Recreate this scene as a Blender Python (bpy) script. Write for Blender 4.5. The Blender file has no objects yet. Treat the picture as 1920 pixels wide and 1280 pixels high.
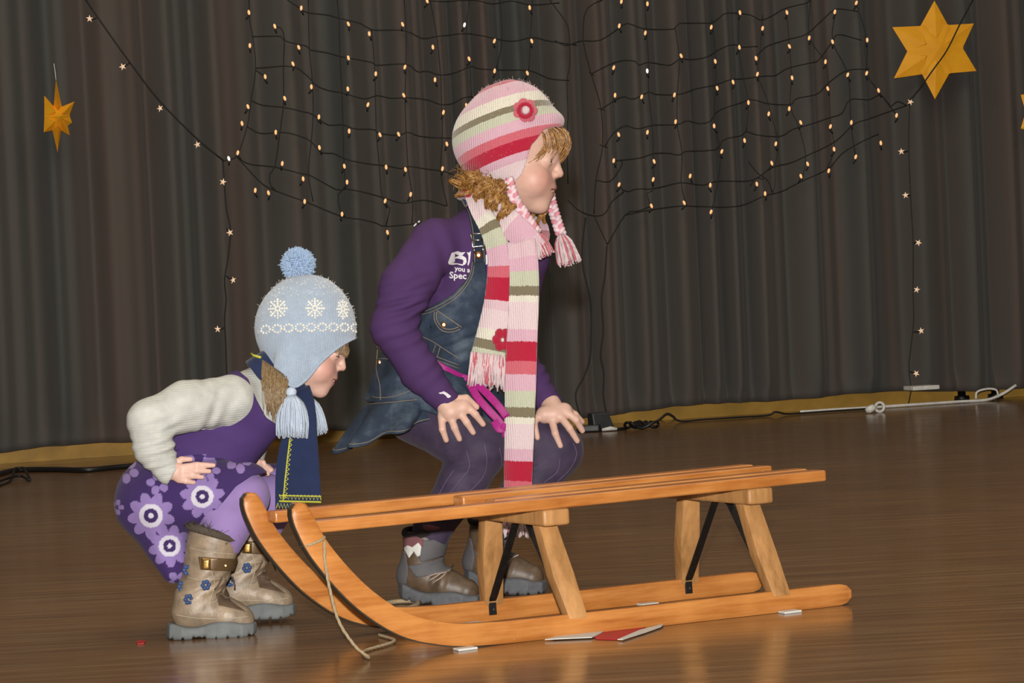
import bpy, bmesh, math, random
import numpy as np
from mathutils import Vector, Matrix
from mathutils.bvhtree import BVHTree

random.seed(7); rng = np.random.default_rng(7)
scene = bpy.context.scene
COL = scene.collection

# ------------------------------------------------------------------ camera
FPX, CH, ROLL, PITCH = 5540.0, 0.616, math.radians(3.0), math.radians(1.138)
Fv = np.array([0, math.cos(PITCH), -math.sin(PITCH)])
R0 = np.array([1.0, 0, 0]); U0 = np.array([0, math.sin(PITCH), math.cos(PITCH)])
Rv = math.cos(ROLL)*R0 - math.sin(ROLL)*U0
Uv = math.sin(ROLL)*R0 + math.cos(ROLL)*U0
CP = np.array([0, 0, CH])
cam = bpy.data.cameras.new('camera'); cam.sensor_width = 36; cam.lens = FPX/1920*36
cam.clip_start = 0.05; cam.clip_end = 100
camo = bpy.data.objects.new('camera', cam); COL.objects.link(camo)
m = Matrix.Identity(4)
for i in range(3):
    m[i][0] = Rv[i]; m[i][1] = Uv[i]; m[i][2] = -Fv[i]; m[i][3] = CP[i]
camo.matrix_world = m
scene.camera = camo

# ------------------------------------------------------------------ light
world = bpy.data.worlds.new('world'); scene.world = world; world.use_nodes = True
bg = world.node_tree.nodes['Background']
bg.inputs[0].default_value = (1.0, 0.82, 0.62, 1); bg.inputs[1].default_value = 0.095
flash = bpy.data.lights.new('camera_flash', 'POINT'); flash.energy = 1850; flash.shadow_soft_size = 0.03
flash.color = (1.0, 0.97, 0.93)
fo = bpy.data.objects.new('camera_flash', flash); COL.objects.link(fo)
fo.location = (-0.02, -0.03, CH + 0.17)
hall = bpy.data.lights.new('hall_ceiling_light', 'AREA'); hall.shape = 'RECTANGLE'; hall.size = 7; hall.size_y = 6; hall.energy = 245; hall.color = (1.0, 0.86, 0.68)
ho = bpy.data.objects.new('hall_ceiling_light', hall); COL.objects.link(ho); ho.location = (0, 6.5, 4.6)
vs = scene.view_settings
vs.view_transform = 'Standard'; vs.look = 'None'; vs.gamma = 1; vs.use_curve_mapping = False; vs.exposure = 0.0

# ------------------------------------------------------------------ helpers
def ray(px, py): return Fv + Rv*(px-960)/FPX - Uv*(py-640)/FPX
def on_floor(px, py, z=0.0):
    d = ray(px, py); return CP + d*((z-CH)/d[2])
def lin(c):
    c = c/255.0
    return c/12.92 if c <= 0.04045 else ((c+0.055)/1.055)**2.4
CK = 0.62          # reflectances: the flash is strong, so cloth, wood and skin are darker than they look
def C3(r, g, b, k=None):
    k = CK if k is None else k
    return (lin(r)*k, lin(g)*k, lin(b)*k, 1)

def newmat(name):
    mt = bpy.data.materials.new(name); mt.use_nodes = True
    nt = mt.node_tree; return mt, nt, nt.nodes['Principled BSDF']
def N(nt, t, **kw):
    n = nt.nodes.new(t)
    for k, v in kw.items(): setattr(n, k, v)
    return n
def link(nt, a, b): nt.links.new(a, b)
def mixcol(nt, fac, a, b):
    n = N(nt, 'ShaderNodeMix', data_type='RGBA')
    for s, v in ((n.inputs[0], fac), (n.inputs[6], a), (n.inputs[7], b)):
        if hasattr(v, 'links'): link(nt, v, s)
        else: s.default_value = v
    return n.outputs[2]
def noise(nt, scale, detail=3, vec=None, rough=0.5):
    n = N(nt, 'ShaderNodeTexNoise'); n.inputs['Scale'].default_value = scale
    n.inputs['Detail'].default_value = detail; n.inputs['Roughness'].default_value = rough
    if vec is not None: link(nt, vec, n.inputs['Vector'])
    return n.outputs['Fac']
def objvec(nt, scale=(1, 1, 1), rot=(0, 0, 0)):
    t = N(nt, 'ShaderNodeTexCoord'); mp = N(nt, 'ShaderNodeMapping')
    mp.inputs['Scale'].default_value = scale; mp.inputs['Rotation'].default_value = rot
    link(nt, t.outputs['Object'], mp.inputs['Vector']); return mp.outputs['Vector']
def ramp(nt, fac, stops, interp='LINEAR'):
    r = N(nt, 'ShaderNodeValToRGB'); cr = r.color_ramp; cr.interpolation = interp
    while len(cr.elements) < len(stops): cr.elements.new(0.5)
    for e, (p, c) in zip(cr.elements, stops): e.position = p; e.color = c
    link(nt, fac, r.inputs[0]); return r.outputs[0]
def bump(nt, b, h, strength=0.3, dist=0.001, prev=None):
    n = N(nt, 'ShaderNodeBump'); n.inputs['Strength'].default_value = strength
    n.inputs['Distance'].default_value = dist; link(nt, h, n.inputs['Height'])
    if prev is not None: link(nt, prev, n.inputs['Normal'])
    link(nt, n.outputs[0], b.inputs['Normal']); return n.outputs[0]

def simple(name, col, rough=0.6, var=0.15, nscale=40, bstr=0.2, bscale=400, metallic=0.0, sheen=0.0, bdist=0.0006, spec=0.5):
    mt, nt, b = newmat(name); v = objvec(nt)
    f = noise(nt, nscale, 4, v)
    dark = tuple(c*(1-var) for c in col[:3])+(1,); light = tuple(min(1, c*(1+var)) for c in col[:3])+(1,)
    link(nt, ramp(nt, f, [(0.3, dark), (0.7, light)]), b.inputs['Base Color'])
    b.inputs['Roughness'].default_value = rough; b.inputs['Metallic'].default_value = metallic
    b.inputs['Specular IOR Level'].default_value = spec
    if sheen: b.inputs['Sheen Weight'].default_value = sheen
    if bstr: bump(nt, b, noise(nt, bscale, 2, v), bstr, bdist)
    return mt

def mesh(name, V, Fc, mat=None, parent=None, smooth=True, attrs=None, uv=None):
    me = bpy.data.meshes.new(name)
    V = np.asarray(V, dtype=float)
    if isinstance(Fc, np.ndarray) and Fc.ndim == 2:
        n, k = Fc.shape
        me.vertices.add(len(V)); me.vertices.foreach_set('co', V.ravel())
        me.loops.add(n*k); me.loops.foreach_set('vertex_index', Fc.ravel().astype(np.int32))
        me.polygons.add(n); me.polygons.foreach_set('loop_start', np.arange(0, n*k, k, dtype=np.int32))
        me.polygons.foreach_set('loop_total', np.full(n, k, dtype=np.int32))
        me.update(calc_edges=True); me.validate()
    else:
        me.from_pydata([tuple(v) for v in V], [], [tuple(f) for f in Fc]); me.update()
    me.polygons.foreach_set('use_smooth', np.full(len(me.polygons), smooth, dtype=bool))
    if attrs:
        for k, a in attrs.items():
            a = np.asarray(a, dtype=np.float32)
            if a.ndim == 1:
                at = me.attributes.new(k, 'FLOAT', 'POINT'); at.data.foreach_set('value', a)
            else:
                at = me.attributes.new(k, 'FLOAT_COLOR', 'POINT')
                at.data.foreach_set('color', np.c_[a[:, :3], np.ones(len(a))].astype(np.float32).ravel())
    if uv is not None:
        l = me.uv_layers.new(name='UVMap'); vi = np.zeros(len(me.loops), dtype=np.int32)
        me.loops.foreach_get('vertex_index', vi)
        l.data.foreach_set('uv', np.asarray(uv, dtype=np.float32)[vi].ravel())
    if mat: me.materials.append(mat)
    return link_obj(name, me, parent)
def link_obj(name, me, parent=None):
    o = bpy.data.objects.new(name, me); COL.objects.link(o)
    if parent is not None:
        while parent.parent and parent.parent.parent: parent = parent.parent      # thing > part > sub-part, no deeper
        o.parent = parent
        if parent.type == 'EMPTY': o.matrix_parent_inverse = Matrix.Translation(-Vector(parent['base']))
    return o
def thing(name, label, cat, loc, group=None):
    o = bpy.data.objects.new(name, None); COL.objects.link(o)
    o.location = loc; o['base'] = tuple(float(x) for x in loc); o.empty_display_size = 0.05
    tag(o, label, cat, group); return o
def tag(o, label, cat, group=None):
    o['label'] = label; o['category'] = cat
    if group: o['group'] = group
    return o
def struct(o): o['kind'] = 'structure'; return o

def sharp(o, deg=35):
    me = o.data; bm = bmesh.new(); bm.from_mesh(me)
    bmesh.ops.recalc_face_normals(bm, faces=bm.faces)
    for e in bm.edges:
        if len(e.link_faces) == 2 and e.calc_face_angle(0) > math.radians(deg): e.smooth = False
    bm.to_mesh(me); bm.free(); return o

class MB:
    """collects pieces of one mesh"""
    def __init__(s): s.v = []; s.f = []; s.n = 0; s.uv = []; s.a = []
    def add(s, V, F, uv=None, a=None):
        V = np.asarray(V, float); s.v.append(V)
        s.f += [tuple(int(i)+s.n for i in f) for f in F]; s.n += len(V)
        s.uv.append(np.zeros((len(V), 2)) if uv is None else np.asarray(uv))
        s.a.append(np.zeros(len(V)) if a is None else np.asarray(a, float)); return s
    def V(s): return np.concatenate(s.v)
    def UV(s): return np.concatenate(s.uv)
    def A(s): return np.concatenate(s.a)

def spline(pts, n):
    """Catmull-Rom through rows of pts (any width), n samples"""
    P = np.asarray(pts, float)
    if len(P) == 2:
        t = np.linspace(0, 1, n)[:, None]; return P[0]*(1-t)+P[1]*t
    d = np.r_[0, np.cumsum(np.linalg.norm(np.diff(P[:, :min(3, P.shape[1])], axis=0), axis=1)+1e-9)]
    Q = np.vstack([2*P[0]-P[1], P, 2*P[-1]-P[-2]])
    out = []
    for s in np.linspace(0, d[-1], n):
        i = min(max(np.searchsorted(d, s, side='right')-1, 0), len(P)-2)
        t = (s-d[i])/(d[i+1]-d[i]); p0, p1, p2, p3 = Q[i:i+4]
        out.append(0.5*((2*p1)+(-p0+p2)*t+(2*p0-5*p1+4*p2-p3)*t*t+(-p0+3*p1-3*p2+p3)*t**3))
    return np.array(out)
def frames(P):
    T = np.gradient(P, axis=0); T /= np.linalg.norm(T, axis=1)[:, None]+1e-12
    n = np.cross(T[0], [0.3, 0.2, 0.93]); n /= np.linalg.norm(n)
    Ns = []
    for t in T:
        n = n - t*np.dot(n, t); n /= np.linalg.norm(n)+1e-12; Ns.append(n)
    Ns = np.array(Ns); return T, Ns, np.cross(T, Ns)
def tube(P, r, k=6, cap=True):
    P = np.asarray(P, float); r = np.broadcast_to(np.asarray(r, float), (len(P),))
    T, A, B = frames(P); an = np.linspace(0, 2*np.pi, k, endpoint=False)
    V = (P[:, None]+r[:, None, None]*(A[:, None]*np.cos(an)[None, :, None]+B[:, None]*np.sin(an)[None, :, None])).reshape(-1, 3)
    F = [(i*k+j, i*k+(j+1) % k, (i+1)*k+(j+1) % k, (i+1)*k+j) for i in range(len(P)-1) for j in range(k)]
    if cap: F += [tuple(range(k))[::-1], tuple((len(P)-1)*k+j for j in range(k))]
    return V, F
def ribbon(P, W, T, k=3):
    """flat band: centre line P, half-width vectors W, half-thickness vectors T; rounded section. returns V,F,uv"""
    sec = [(-1, -.55), (-.9, -1), (-.45, -1), (0, -1), (.45, -1), (.9, -1), (1, -.55), (1, .55), (.9, 1), (.45, 1), (0, 1), (-.45, 1), (-.9, 1), (-1, .55)]
    k = len(sec); V = []; uv = []
    L = np.r_[0, np.cumsum(np.linalg.norm(np.diff(P, axis=0), axis=1))]
    for i in range(len(P)):
        for a, b in sec: V.append(P[i]+W[i]*a+T[i]*b); uv.append((a*np.linalg.norm(W[i]), L[i]))
    F = [(i*k+j, (i+1)*k+j, (i+1)*k+(j+1) % k, i*k+(j+1) % k) for i in range(len(P)-1) for j in range(k)]
    F += [tuple(range(k)), tuple((len(P)-1)*k+j for j in range(k))[::-1]]
    return np.array(V), F, np.array(uv)
BOXF = [(0, 3, 2, 1), (4, 5, 6, 7), (0, 1, 5, 4), (1, 2, 6, 5), (2, 3, 7, 6), (3, 0, 4, 7)]
def bevel_mesh(V, F, w, seg=2):
    bm = bmesh.new(); vs_ = [bm.verts.new(v) for v in V]
    for f in F: bm.faces.new([vs_[i] for i in f])
    bmesh.ops.recalc_face_normals(bm, faces=bm.faces)
    bmesh.ops.bevel(bm, geom=list(bm.edges), offset=w, segments=seg, affect='EDGES', profile=0.6)
    bm.verts.index_update()
    V2 = [tuple(v.co) for v in bm.verts]; F2 = [tuple(v.index for v in f.verts) for f in bm.faces]; bm.free()
    return V2, F2
def ico(c, r, sub=1):
    bm = bmesh.new(); bmesh.ops.create_icosphere(bm, subdivisions=sub, radius=1.0)
    r = np.broadcast_to(np.asarray(r, float), (3,))
    V = np.array([tuple(v.co) for v in bm.verts])*r+np.asarray(c, float); F = [tuple(v.index for v in f.verts) for f in bm.faces]; bm.free()
    return V, F

# ---------------------------------------------------------------- signed-distance modelling (numpy) for bodies and clothes
def rc(a, b, ra, rb):
    a = np.array(a, np.float32); b = np.array(b, np.float32); ba = b-a; L2 = float(ba@ba)
    def f(P):
        t = np.clip(((P-a)@ba)/L2, 0, 1)
        return np.linalg.norm(P-a-t[:, None]*ba, axis=1)-(ra+(rb-ra)*t)
    return f
def ell(c, r, M=None):
    c = np.array(c, np.float32); r = np.array(r, np.float32)
    def f(P):
        q = P-c
        if M is not None: q = q@M
        k0 = np.linalg.norm(q/r, axis=1); k1 = np.linalg.norm(q/(r*r), axis=1)+1e-9
        return k0*(k0-1)/k1
    return f
def smin(a, b, k):
    h = np.clip(0.5+0.5*(b-a)/k, 0, 1); return b+(a-b)*h-k*h*(1-h)
def su(k, *fs):
    def f(P):
        d = fs[0](P)
        for g in fs[1:]: d = smin(d, g(P), k)
        return d
    return f
def ssub(k, a, b):
    return lambda P: -smin(-a(P), b(P), k)
def inter(*fs):
    def f(P):
        d = fs[0](P)
        for g in fs[1:]: d = np.maximum(d, g(P))
        return d
    return f
def grow(f0, t): return lambda P: f0(P)-t
def limb(pts, k=8):
    return su(k, *[rc(p[:3], q[:3], p[3], q[3]) for p, q in zip(pts[:-1], pts[1:])])
def poly(pts):
    """signed distance to a polygon in the x,y of the frame, extruded along depth"""
    V = np.array(pts, np.float32); n = len(V)
    def f(P):
        p = P[:, :2]; d = np.full(len(p), 1e9, np.float32); s = np.ones(len(p), np.float32)
        for i in range(n):
            j = (i-1) % n; e = V[j]-V[i]; w = p-V[i]
            t = np.clip((w@e)/(e@e), 0, 1); b = w-t[:, None]*e; d = np.minimum(d, (b*b).sum(1))
            c1 = p[:, 1] >= V[i][1]; c2 = p[:, 1] < V[j][1]; c3 = e[0]*w[:, 1] > e[1]*w[:, 0]
            s = np.where((c1 & c2 & c3) | (~c1 & ~c2 & ~c3), -s, s)
        return s*np.sqrt(d)
    return f
def fold(c, dr, lam, amp, R):
    c = np.array(c, np.float32); dr = np.array(dr, np.float32); dr /= np.linalg.norm(dr); R = np.array(R, np.float32)
    def g(P):
        q = P-c; w = np.exp(-((q/R)**2).sum(1))
        return amp*w*np.sin(2*np.pi*(q@dr)/lam+1.3*np.sin(q[:, 0]/31+q[:, 2]/23)+0.9*np.sin(q[:, 1]/27))
    return g
def disp(f0, *gs):
    def f(P):
        d = f0(P)
        for g in gs: d = d+g(P)
        return d
    return f
def sdf_mesh(f, lo, hi, vox):
    lo = np.array(lo, np.float32); hi = np.array(hi, np.float32); S = 4
    n = np.ceil((hi-lo)/(vox*S)).astype(int)+1
    ax = [lo[i]+np.arange(n[i])*vox*S for i in range(3)]
    G = np.stack(np.meshgrid(*ax, indexing='ij'), -1).reshape(-1, 3).astype(np.float32)
    c = f(G).reshape(n)
    N3 = n*S
    near = np.abs(c) < vox*S*2.2
    D = np.repeat(np.repeat(np.repeat(c, S, 0), S, 1), S, 2).astype(np.float32)
    msk = np.repeat(np.repeat(np.repeat(near, S, 0), S, 1), S, 2)
    I = np.argwhere(msk)
    # coarse sample i sits at fine index i*S; shift by half a block so that the block surrounds it
    P = (lo+(I-S//2)*vox).astype(np.float32)
    for a in range(0, len(P), 400000):
        D[tuple(I[a:a+400000].T)] = f(P[a:a+400000])
    sg = D < 0
    sg[0] = sg[-1] = False; sg[:, 0] = sg[:, -1] = False; sg[:, :, 0] = sg[:, :, -1] = False
    D = np.where(sg, np.minimum(D, -1e-4), np.maximum(D, 1e-4))
    s0 = sg[:-1, :-1, :-1]; cnt = np.zeros(s0.shape, np.int8)
    offs = [(i, j, k) for i in (0, 1) for j in (0, 1) for k in (0, 1)]
    sh = s0.shape
    for o in offs: cnt += sg[o[0]:o[0]+sh[0], o[1]:o[1]+sh[1], o[2]:o[2]+sh[2]]
    A = np.argwhere((cnt > 0) & (cnt < 8)); idx = -np.ones(sh, np.int64); idx[tuple(A.T)] = np.arange(len(A))
    cv = {o: D[tuple((A+o).T)] for o in offs}
    acc = np.zeros((len(A), 3)); num = np.zeros(len(A))
    for o in offs:
        for x in range(3):
            if o[x] == 0:
                q = list(o); q[x] = 1; q = tuple(q); d0, d1 = cv[o], cv[q]; mk = (d0 < 0) != (d1 < 0)
                t = np.where(mk, d0/(d0-d1+(~mk)), 0); pt = np.tile(np.array(o, float), (len(A), 1)); pt[:, x] = t
                acc += pt*mk[:, None]; num += mk
    V = lo+(A+acc/num[:, None]-S//2)*vox
    Fs = []
    for x in range(3):
        y, z = (x+1) % 3, (x+2) % 3
        a = [slice(0, -1)]*3; b = [slice(0, -1)]*3
        a[x] = slice(0, -1); b[x] = slice(1, None)
        sa, sb = sg[tuple([slice(0, -1) if i == x else slice(None) for i in range(3)])], sg[tuple([slice(1, None) if i == x else slice(None) for i in range(3)])]
        E_ = np.argwhere(sa != sb); E_ = E_[(E_[:, y] > 0) & (E_[:, z] > 0) & (E_[:, y] < sh[y]) & (E_[:, z] < sh[z])]
        fl = sa[tuple(E_.T)]
        def cell(dy, dz):
            q = E_.copy(); q[:, y] -= dy; q[:, z] -= dz; return idx[tuple(q.T)]
        quad = np.stack([cell(1, 1), cell(0, 1), cell(0, 0), cell(1, 0)], 1)
        quad[~fl] = quad[~fl][:, ::-1]
        Fs.append(quad)
    F = np.concatenate(Fs); F = F[(F >= 0).all(1)]
    return V, F

class Frame:
    """a person's own space: x right, y down, d away, in pixels of the photograph at that person's distance"""
    def __init__(s, px, py, depthY):
        d = ray(px, py); s.o = CP+d*(depthY/d[1]); L = np.linalg.norm(d)
        s.w = d/L; s.r = Rv-s.w*(Rv@s.w); s.r /= np.linalg.norm(s.r); s.dn = np.cross(s.w, s.r)
        s.s = (depthY/d[1])/FPX; s.c = np.array([px, py, 0.0])
    def W(s, P):
        q = (np.asarray(P, float)-s.c)*s.s
        return s.o+q[:, :1]*s.r+q[:, 1:2]*s.dn+q[:, 2:3]*s.w
    def L(s, P):
        q = np.asarray(P, float)-s.o
        return np.c_[q@s.r, q@s.dn, q@s.w]/s.s+s.c
class Person:
    def __init__(s, fr, root): s.fr = fr; s.root = root; s.geo = {}
    def put(s, name, V, F, mat, parent=None, **kw):
        o = mesh(name, s.fr.W(V), F, mat, parent or s.root, **kw); return o
    def sdf(s, key, name, f, lo, hi, vox, mat, parent=None, attrs=None, **kw):
        V, F = sdf_mesh(f, lo, hi, vox)
        if attrs: kw['attrs'] = {k: a(V) for k, a in attrs.items()}
        s.geo[key] = BVHTree.FromPolygons([tuple(v) for v in V], [tuple(int(i) for i in q) for q in F])
        return s.put(name, V, F, mat, parent, **kw)
    def hit(s, keys, x, y, off=0.0, default=0.0):
        best = None
        for k in ([keys] if isinstance(keys, str) else keys):
            h = s.geo[k].ray_cast(Vector((x, y, -900)), Vector((0, 0, 1)))
            if h[0] is not None and (best is None or h[0].z < best): best = h[0].z
        return (default if best is None else best)-off
    def line(s, keys, pts, n, off=0.5, default=0.0):
        P = spline([(p[0], p[1]) for p in pts], n)
        return np.array([(x, y, s.hit(keys, x, y, off, default)) for x, y in P])
    def stitch(s, keys, pts, r=1.0, n=None, off=0.6):
        n = n or max(4, int(sum(math.dist(a[:2], b[:2]) for a, b in zip(pts[:-1], pts[1:]))/6))
        P = s.line(keys, pts, n, off); return tube(P, r, 5)
    def patch(s, keys, pts2, th=3.0, off=0.3, step=5.0):
        """a flat cut-out laid on the surface: grid-filled polygon, thickness th"""
        pf = poly(pts2); a = np.array(pts2)
        bm = bmesh.new(); vs_ = [bm.verts.new((p[0], p[1], 0)) for p in pts2]; bm.faces.new(vs_)
        for axis in (0, 1):
            for c in np.arange(a[:, axis].min()+step, a[:, axis].max(), step):
                co = [0, 0, 0]; no = [0, 0, 0]; co[axis] = c; no[axis] = 1
                bmesh.ops.bisect_plane(bm, geom=bm.verts[:]+bm.edges[:]+bm.faces[:], plane_co=co, plane_no=no)
        bmesh.ops.recalc_face_normals(bm, faces=bm.faces)
        bm.verts.index_update()
        top = np.array([(v.co.x, v.co.y, s.hit(keys, v.co.x, v.co.y, off+th)) for v in bm.verts])
        F = [tuple(v.index for v in f.verts) for f in bm.faces]
        if len(F) and bm.faces[:][0].normal.z > 0: F = [f[::-1] for f in F]
        be = [(e.verts[0].index, e.verts[1].index) for e in bm.edges if len(e.link_faces) == 1]; bm.free()
        n = len(top); bot = top+np.array([0, 0, th*1.6])
        V = np.vstack([top, bot]); F2 = F+[tuple(i+n for i in f[::-1]) for f in F]
        F2 += [(i, j, j+n, i+n) for i, j in be]
        return V, F2

# ================================================================== materials
def fabric(name, col, rough=0.85, weave=900, bstr=0.35, var=0.12, sheen=0.15, nscale=25, wdist=0.0006):
    mt, nt, b = newmat(name); v = objvec(nt)
    f = noise(nt, nscale, 4, v)
    dk = tuple(c*(1-var) for c in col[:3])+(1,); lt = tuple(min(1, c*(1+var)) for c in col[:3])+(1,)
    link(nt, ramp(nt, f, [(0.3, dk), (0.7, lt)]), b.inputs['Base Color'])
    b.inputs['Roughness'].default_value = rough; b.inputs['Sheen Weight'].default_value = sheen
    b.inputs['Specular IOR Level'].default_value = 0.2
    bump(nt, b, noise(nt, weave, 2, v), bstr, wdist)
    return mt
def wood(name, c1, c2, rough=0.42, scale=(3, 60, 60), rotz=0.0, wear=None):
    mt, nt, b = newmat(name); v = objvec(nt, (1, 1, 1), (0, 0, rotz))
    mp = N(nt, 'ShaderNodeMapping'); mp.inputs['Scale'].default_value = scale; link(nt, v, mp.inputs['Vector']); v = mp.outputs[0]
    g = noise(nt, 2.2, 8, v, 0.68)
    colr = ramp(nt, g, [(0.28, tuple(x*.72 for x in c1[:3])+(1,)), (0.42, c1), (0.7, c2)])
    g2 = noise(nt, 9, 4, objvec(nt)); colr = mixcol(nt, ramp(nt, g2, [(.42, (0, 0, 0, 1)), (.75, (.5, .5, .5, 1))]), colr, tuple(min(1, x*1.25) for x in c2[:3])+(1,))
    v2 = objvec(nt, (1, 1, 1))
    if wear:
        sp = noise(nt, 110, 5, v2, 0.7); mk = ramp(nt, sp, [(0.68, (0, 0, 0, 1)), (0.76, (.8, .8, .8, 1))])
        colr = mixcol(nt, mk, colr, wear)
    link(nt, colr, b.inputs['Base Color']); b.inputs['Roughness'].default_value = rough
    bump(nt, b, g, 0.15, 0.0008)
    return mt

# floor
mt_floor, nt, b = newmat('varnished brown stage boards')
v = objvec(nt, (0.9, 14, 1)); g = noise(nt, 3.0, 8, v, 0.65)
c = ramp(nt, g, [(0.28, C3(120, 88, 58)), (0.5, C3(150, 113, 77)), (0.74, C3(186, 150, 112))])
v3 = objvec(nt, (0.25, 0.6, 1)); g3 = noise(nt, 1.6, 3, v3)
c = mixcol(nt, ramp(nt, g3, [(0.35, (0, 0, 0, 1)), (0.7, (0.5, 0.5, 0.5, 1))]), c, C3(128, 92, 58))
v2 = objvec(nt, (8, 40, 1)); sp = noise(nt, 9, 2, v2, 0.8)
c = mixcol(nt, ramp(nt, sp, [(0.68, (0, 0, 0, 1)), (0.78, (0.6, 0.6, 0.6, 1))]), c, C3(205, 190, 168))
link(nt, c, b.inputs['Base Color'])
link(nt, ramp(nt, noise(nt, 2.5, 4, objvec(nt, (1, 9, 1))), [(0.3, (0.13, 0.13, 0.13, 1)), (0.7, (0.24, 0.24, 0.24, 1))]), b.inputs['Roughness'])
bump(nt, b, g, 0.12, 0.0008)
b.inputs['Specular IOR Level'].default_value = 0.5

# curtain
mt_curtain, nt, b = newmat('dark grey stage curtain cloth')
v = objvec(nt, (1.7, 1.7, 0.02)); g = noise(nt, 2.4, 4, v, 0.6)
c = ramp(nt, g, [(0.36, C3(92, 95, 93)), (0.5, C3(102, 99, 95)), (0.64, C3(110, 98, 92))])
link(nt, c, b.inputs['Base Color']); b.inputs['Roughness'].default_value = 0.8
b.inputs['Sheen Weight'].default_value = 0.1; b.inputs['Specular IOR Level'].default_value = 0.2
bump(nt, b, noise(nt, 500, 2, objvec(nt)), 0.3, 0.001)

mt_wall = simple('dark backstage wall paint', C3(60, 58, 55), 0.8)
mt_yellow = simple('ochre painted base board', C3(190, 146, 58, 1), 0.6, var=0.2, nscale=9)
mt_wire = simple('dark green black cable', C3(24, 28, 26), 0.6)
mt_black = simple('black plastic', C3(30, 30, 32), 0.4)
mt_whitecable = simple('white cable plastic', C3(215, 215, 212, 1), 0.4)
mt_paperwhite = simple('white paper', C3(235, 233, 225), 0.7, var=0.04)
mt_red = simple('red paper', C3(205, 35, 40), 0.6)
def emit(name, col, st):
    mt, nt, b = newmat(name); b.inputs['Base Color'].default_value = col
    b.inputs['Emission Color'].default_value = col; b.inputs['Emission Strength'].default_value = st; return mt
mt_bulb = emit('warm fairy bulb', (1.0, 0.50, 0.22, 1), 0.7)
mt_bulbw = emit('clear white fairy bulb', (0.9, 0.88, 0.85, 1), 0.8)
mt_starbulb = emit('star shaped fairy light', (1.0, 0.72, 0.5, 1), 0.28)
def starpaper():
    mt, nt, b = newmat('yellow orange star paper'); v = objvec(nt)
    c = ramp(nt, noise(nt, 14, 3, v), [(0.3, C3(240, 166, 22, 1)), (0.7, C3(250, 180, 30, 1))])
    link(nt, c, b.inputs['Base Color']); b.inputs['Roughness'].default_value = 0.6
    return mt
mt_star = starpaper()

# ================================================================== setting
WL = np.array([-2.073, 11.822]); WR_ = np.array([2.215, 12.985])
wd = (WR_-WL)/np.linalg.norm(WR_-WL); wn = np.array([wd[1], -wd[0]])       # wn points to the camera
def wallpt(u, off, z):          # u metres along the wall from WL, off metres in front of it
    q = WL+wd*u+wn*off; return np.array([q[0], q[1], z])
def on_wall(px, py, off):       # pixel -> point on the vertical plane off metres in front of the wall
    d = ray(px, py); n3 = np.array([wn[0], wn[1], 0]); p0 = wallpt(0, off, 0)
    return CP+d*(((p0-CP)@n3)/(d@n3))
V = [(-7, -0.6, 0), (7, -0.6, 0), (7, 16, 0), (-7, 16, 0), (-7, -0.6, -.1), (7, -0.6, -.1), (7, 16, -.1), (-7, 16, -.1)]
struct(mesh('floor', V, [(0, 1, 2, 3), (4, 7, 6, 5), (0, 4, 5, 1)], mt_floor, smooth=False))
def wallbox(name, u0, u1, o0, o1, z0, z1, mat):
    V = [wallpt(u0, o0, z0), wallpt(u1, o0, z0), wallpt(u1, o1, z0), wallpt(u0, o1, z0), wallpt(u0, o0, z1), wallpt(u1, o0, z1), wallpt(u1, o1, z1), wallpt(u0, o1, z1)]
    return struct(mesh(name, V, BOXF, mat, smooth=False))
wallbox('wall_back', -3, 8, -0.30, -0.12, 0, 3.2, mt_wall)
wallbox('baseboard_back', -3, 8, -0.12, 0.0, 0, 0.14, mt_yellow)

# curtain with irregular deep folds, hem a hand above the floor
us = np.arange(-2.6, 7.2, 0.008)
ph = np.cumsum(0.008*2*np.pi/(0.20+0.06*np.sin(us*1.9)+0.045*np.sin(us*5.3+1)+0.035*np.sin(us*11.1+2)))
foldv = 0.044*np.sin(ph)+0.015*np.sin(2*ph+0.8*np.sin(us*3.1))+0.010*np.sin(us*4.1+.5)+0.005*np.sin(ph*3.1+us*7)
zs = [0.05, 0.08, 0.14, 0.3, 0.6, 1.0, 1.5, 2.0, 2.6, 3.0]
V = []
for z in zs:
    k = 1.0+0.15*math.sin(z*1.3); sway = 0.012*math.sin(z*1.1)
    amp = 0.6 if z < 0.1 else k
    for u, fo_ in zip(us, foldv):
        hem = 0.012*math.sin(u*2.3)+0.006*math.sin(u*7.1) if z < 0.1 else 0
        V.append(wallpt(u+sway, 0.10+amp*fo_, z+hem))
nU = len(us); F = np.array([(j*nU+i, j*nU+i+1, (j+1)*nU+i+1, (j+1)*nU+i) for j in range(len(zs)-1) for i in range(nU-1)])
cur = mesh('curtain', V, F, mt_curtain)
sm = cur.modifiers.new('cloth_thickness', 'SOLIDIFY'); sm.thickness = 0.004; sm.offset = 1
tag(cur, 'dark grey pleated stage curtain hanging along the whole back wall', 'curtain')

# ================================================================== wooden sled
SO = np.array([0.0816, 5.110]); se = np.array([.3786, .192]); se /= np.linalg.norm(se); sw = np.array([-se[1], se[0]])
def SP(e, w, z): q = SO+se*e+sw*w; return np.array([q[0], q[1], z])
ang = math.atan2(se[1], se[0])
mt_wood = wood('orange varnished ash', C3(190, 116, 52), C3(220, 150, 80), 0.33, (3, 45, 45), -ang, C3(238, 190, 130))
mt_woodp = wood('pale worn ash', C3(176, 126, 72), C3(214, 158, 98), 0.5, (30, 30, 4), 0, C3(214, 150, 90))
mt_iron = simple('black painted iron strap', C3(30, 27, 25), 0.5, var=0.5, nscale=120, metallic=0.3)
mt_steel = simple('dark runner steel', C3(74, 66, 54), 0.5, metallic=0.4)
mt_rope = simple('grey tan cord', C3(176, 156, 122), 0.9, nscale=300)
sled = thing('wooden_sled', 'orange varnished wooden slatted sled with curved runners on the stage floor', 'sled', SP(0.03, 0.163, 0))
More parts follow.
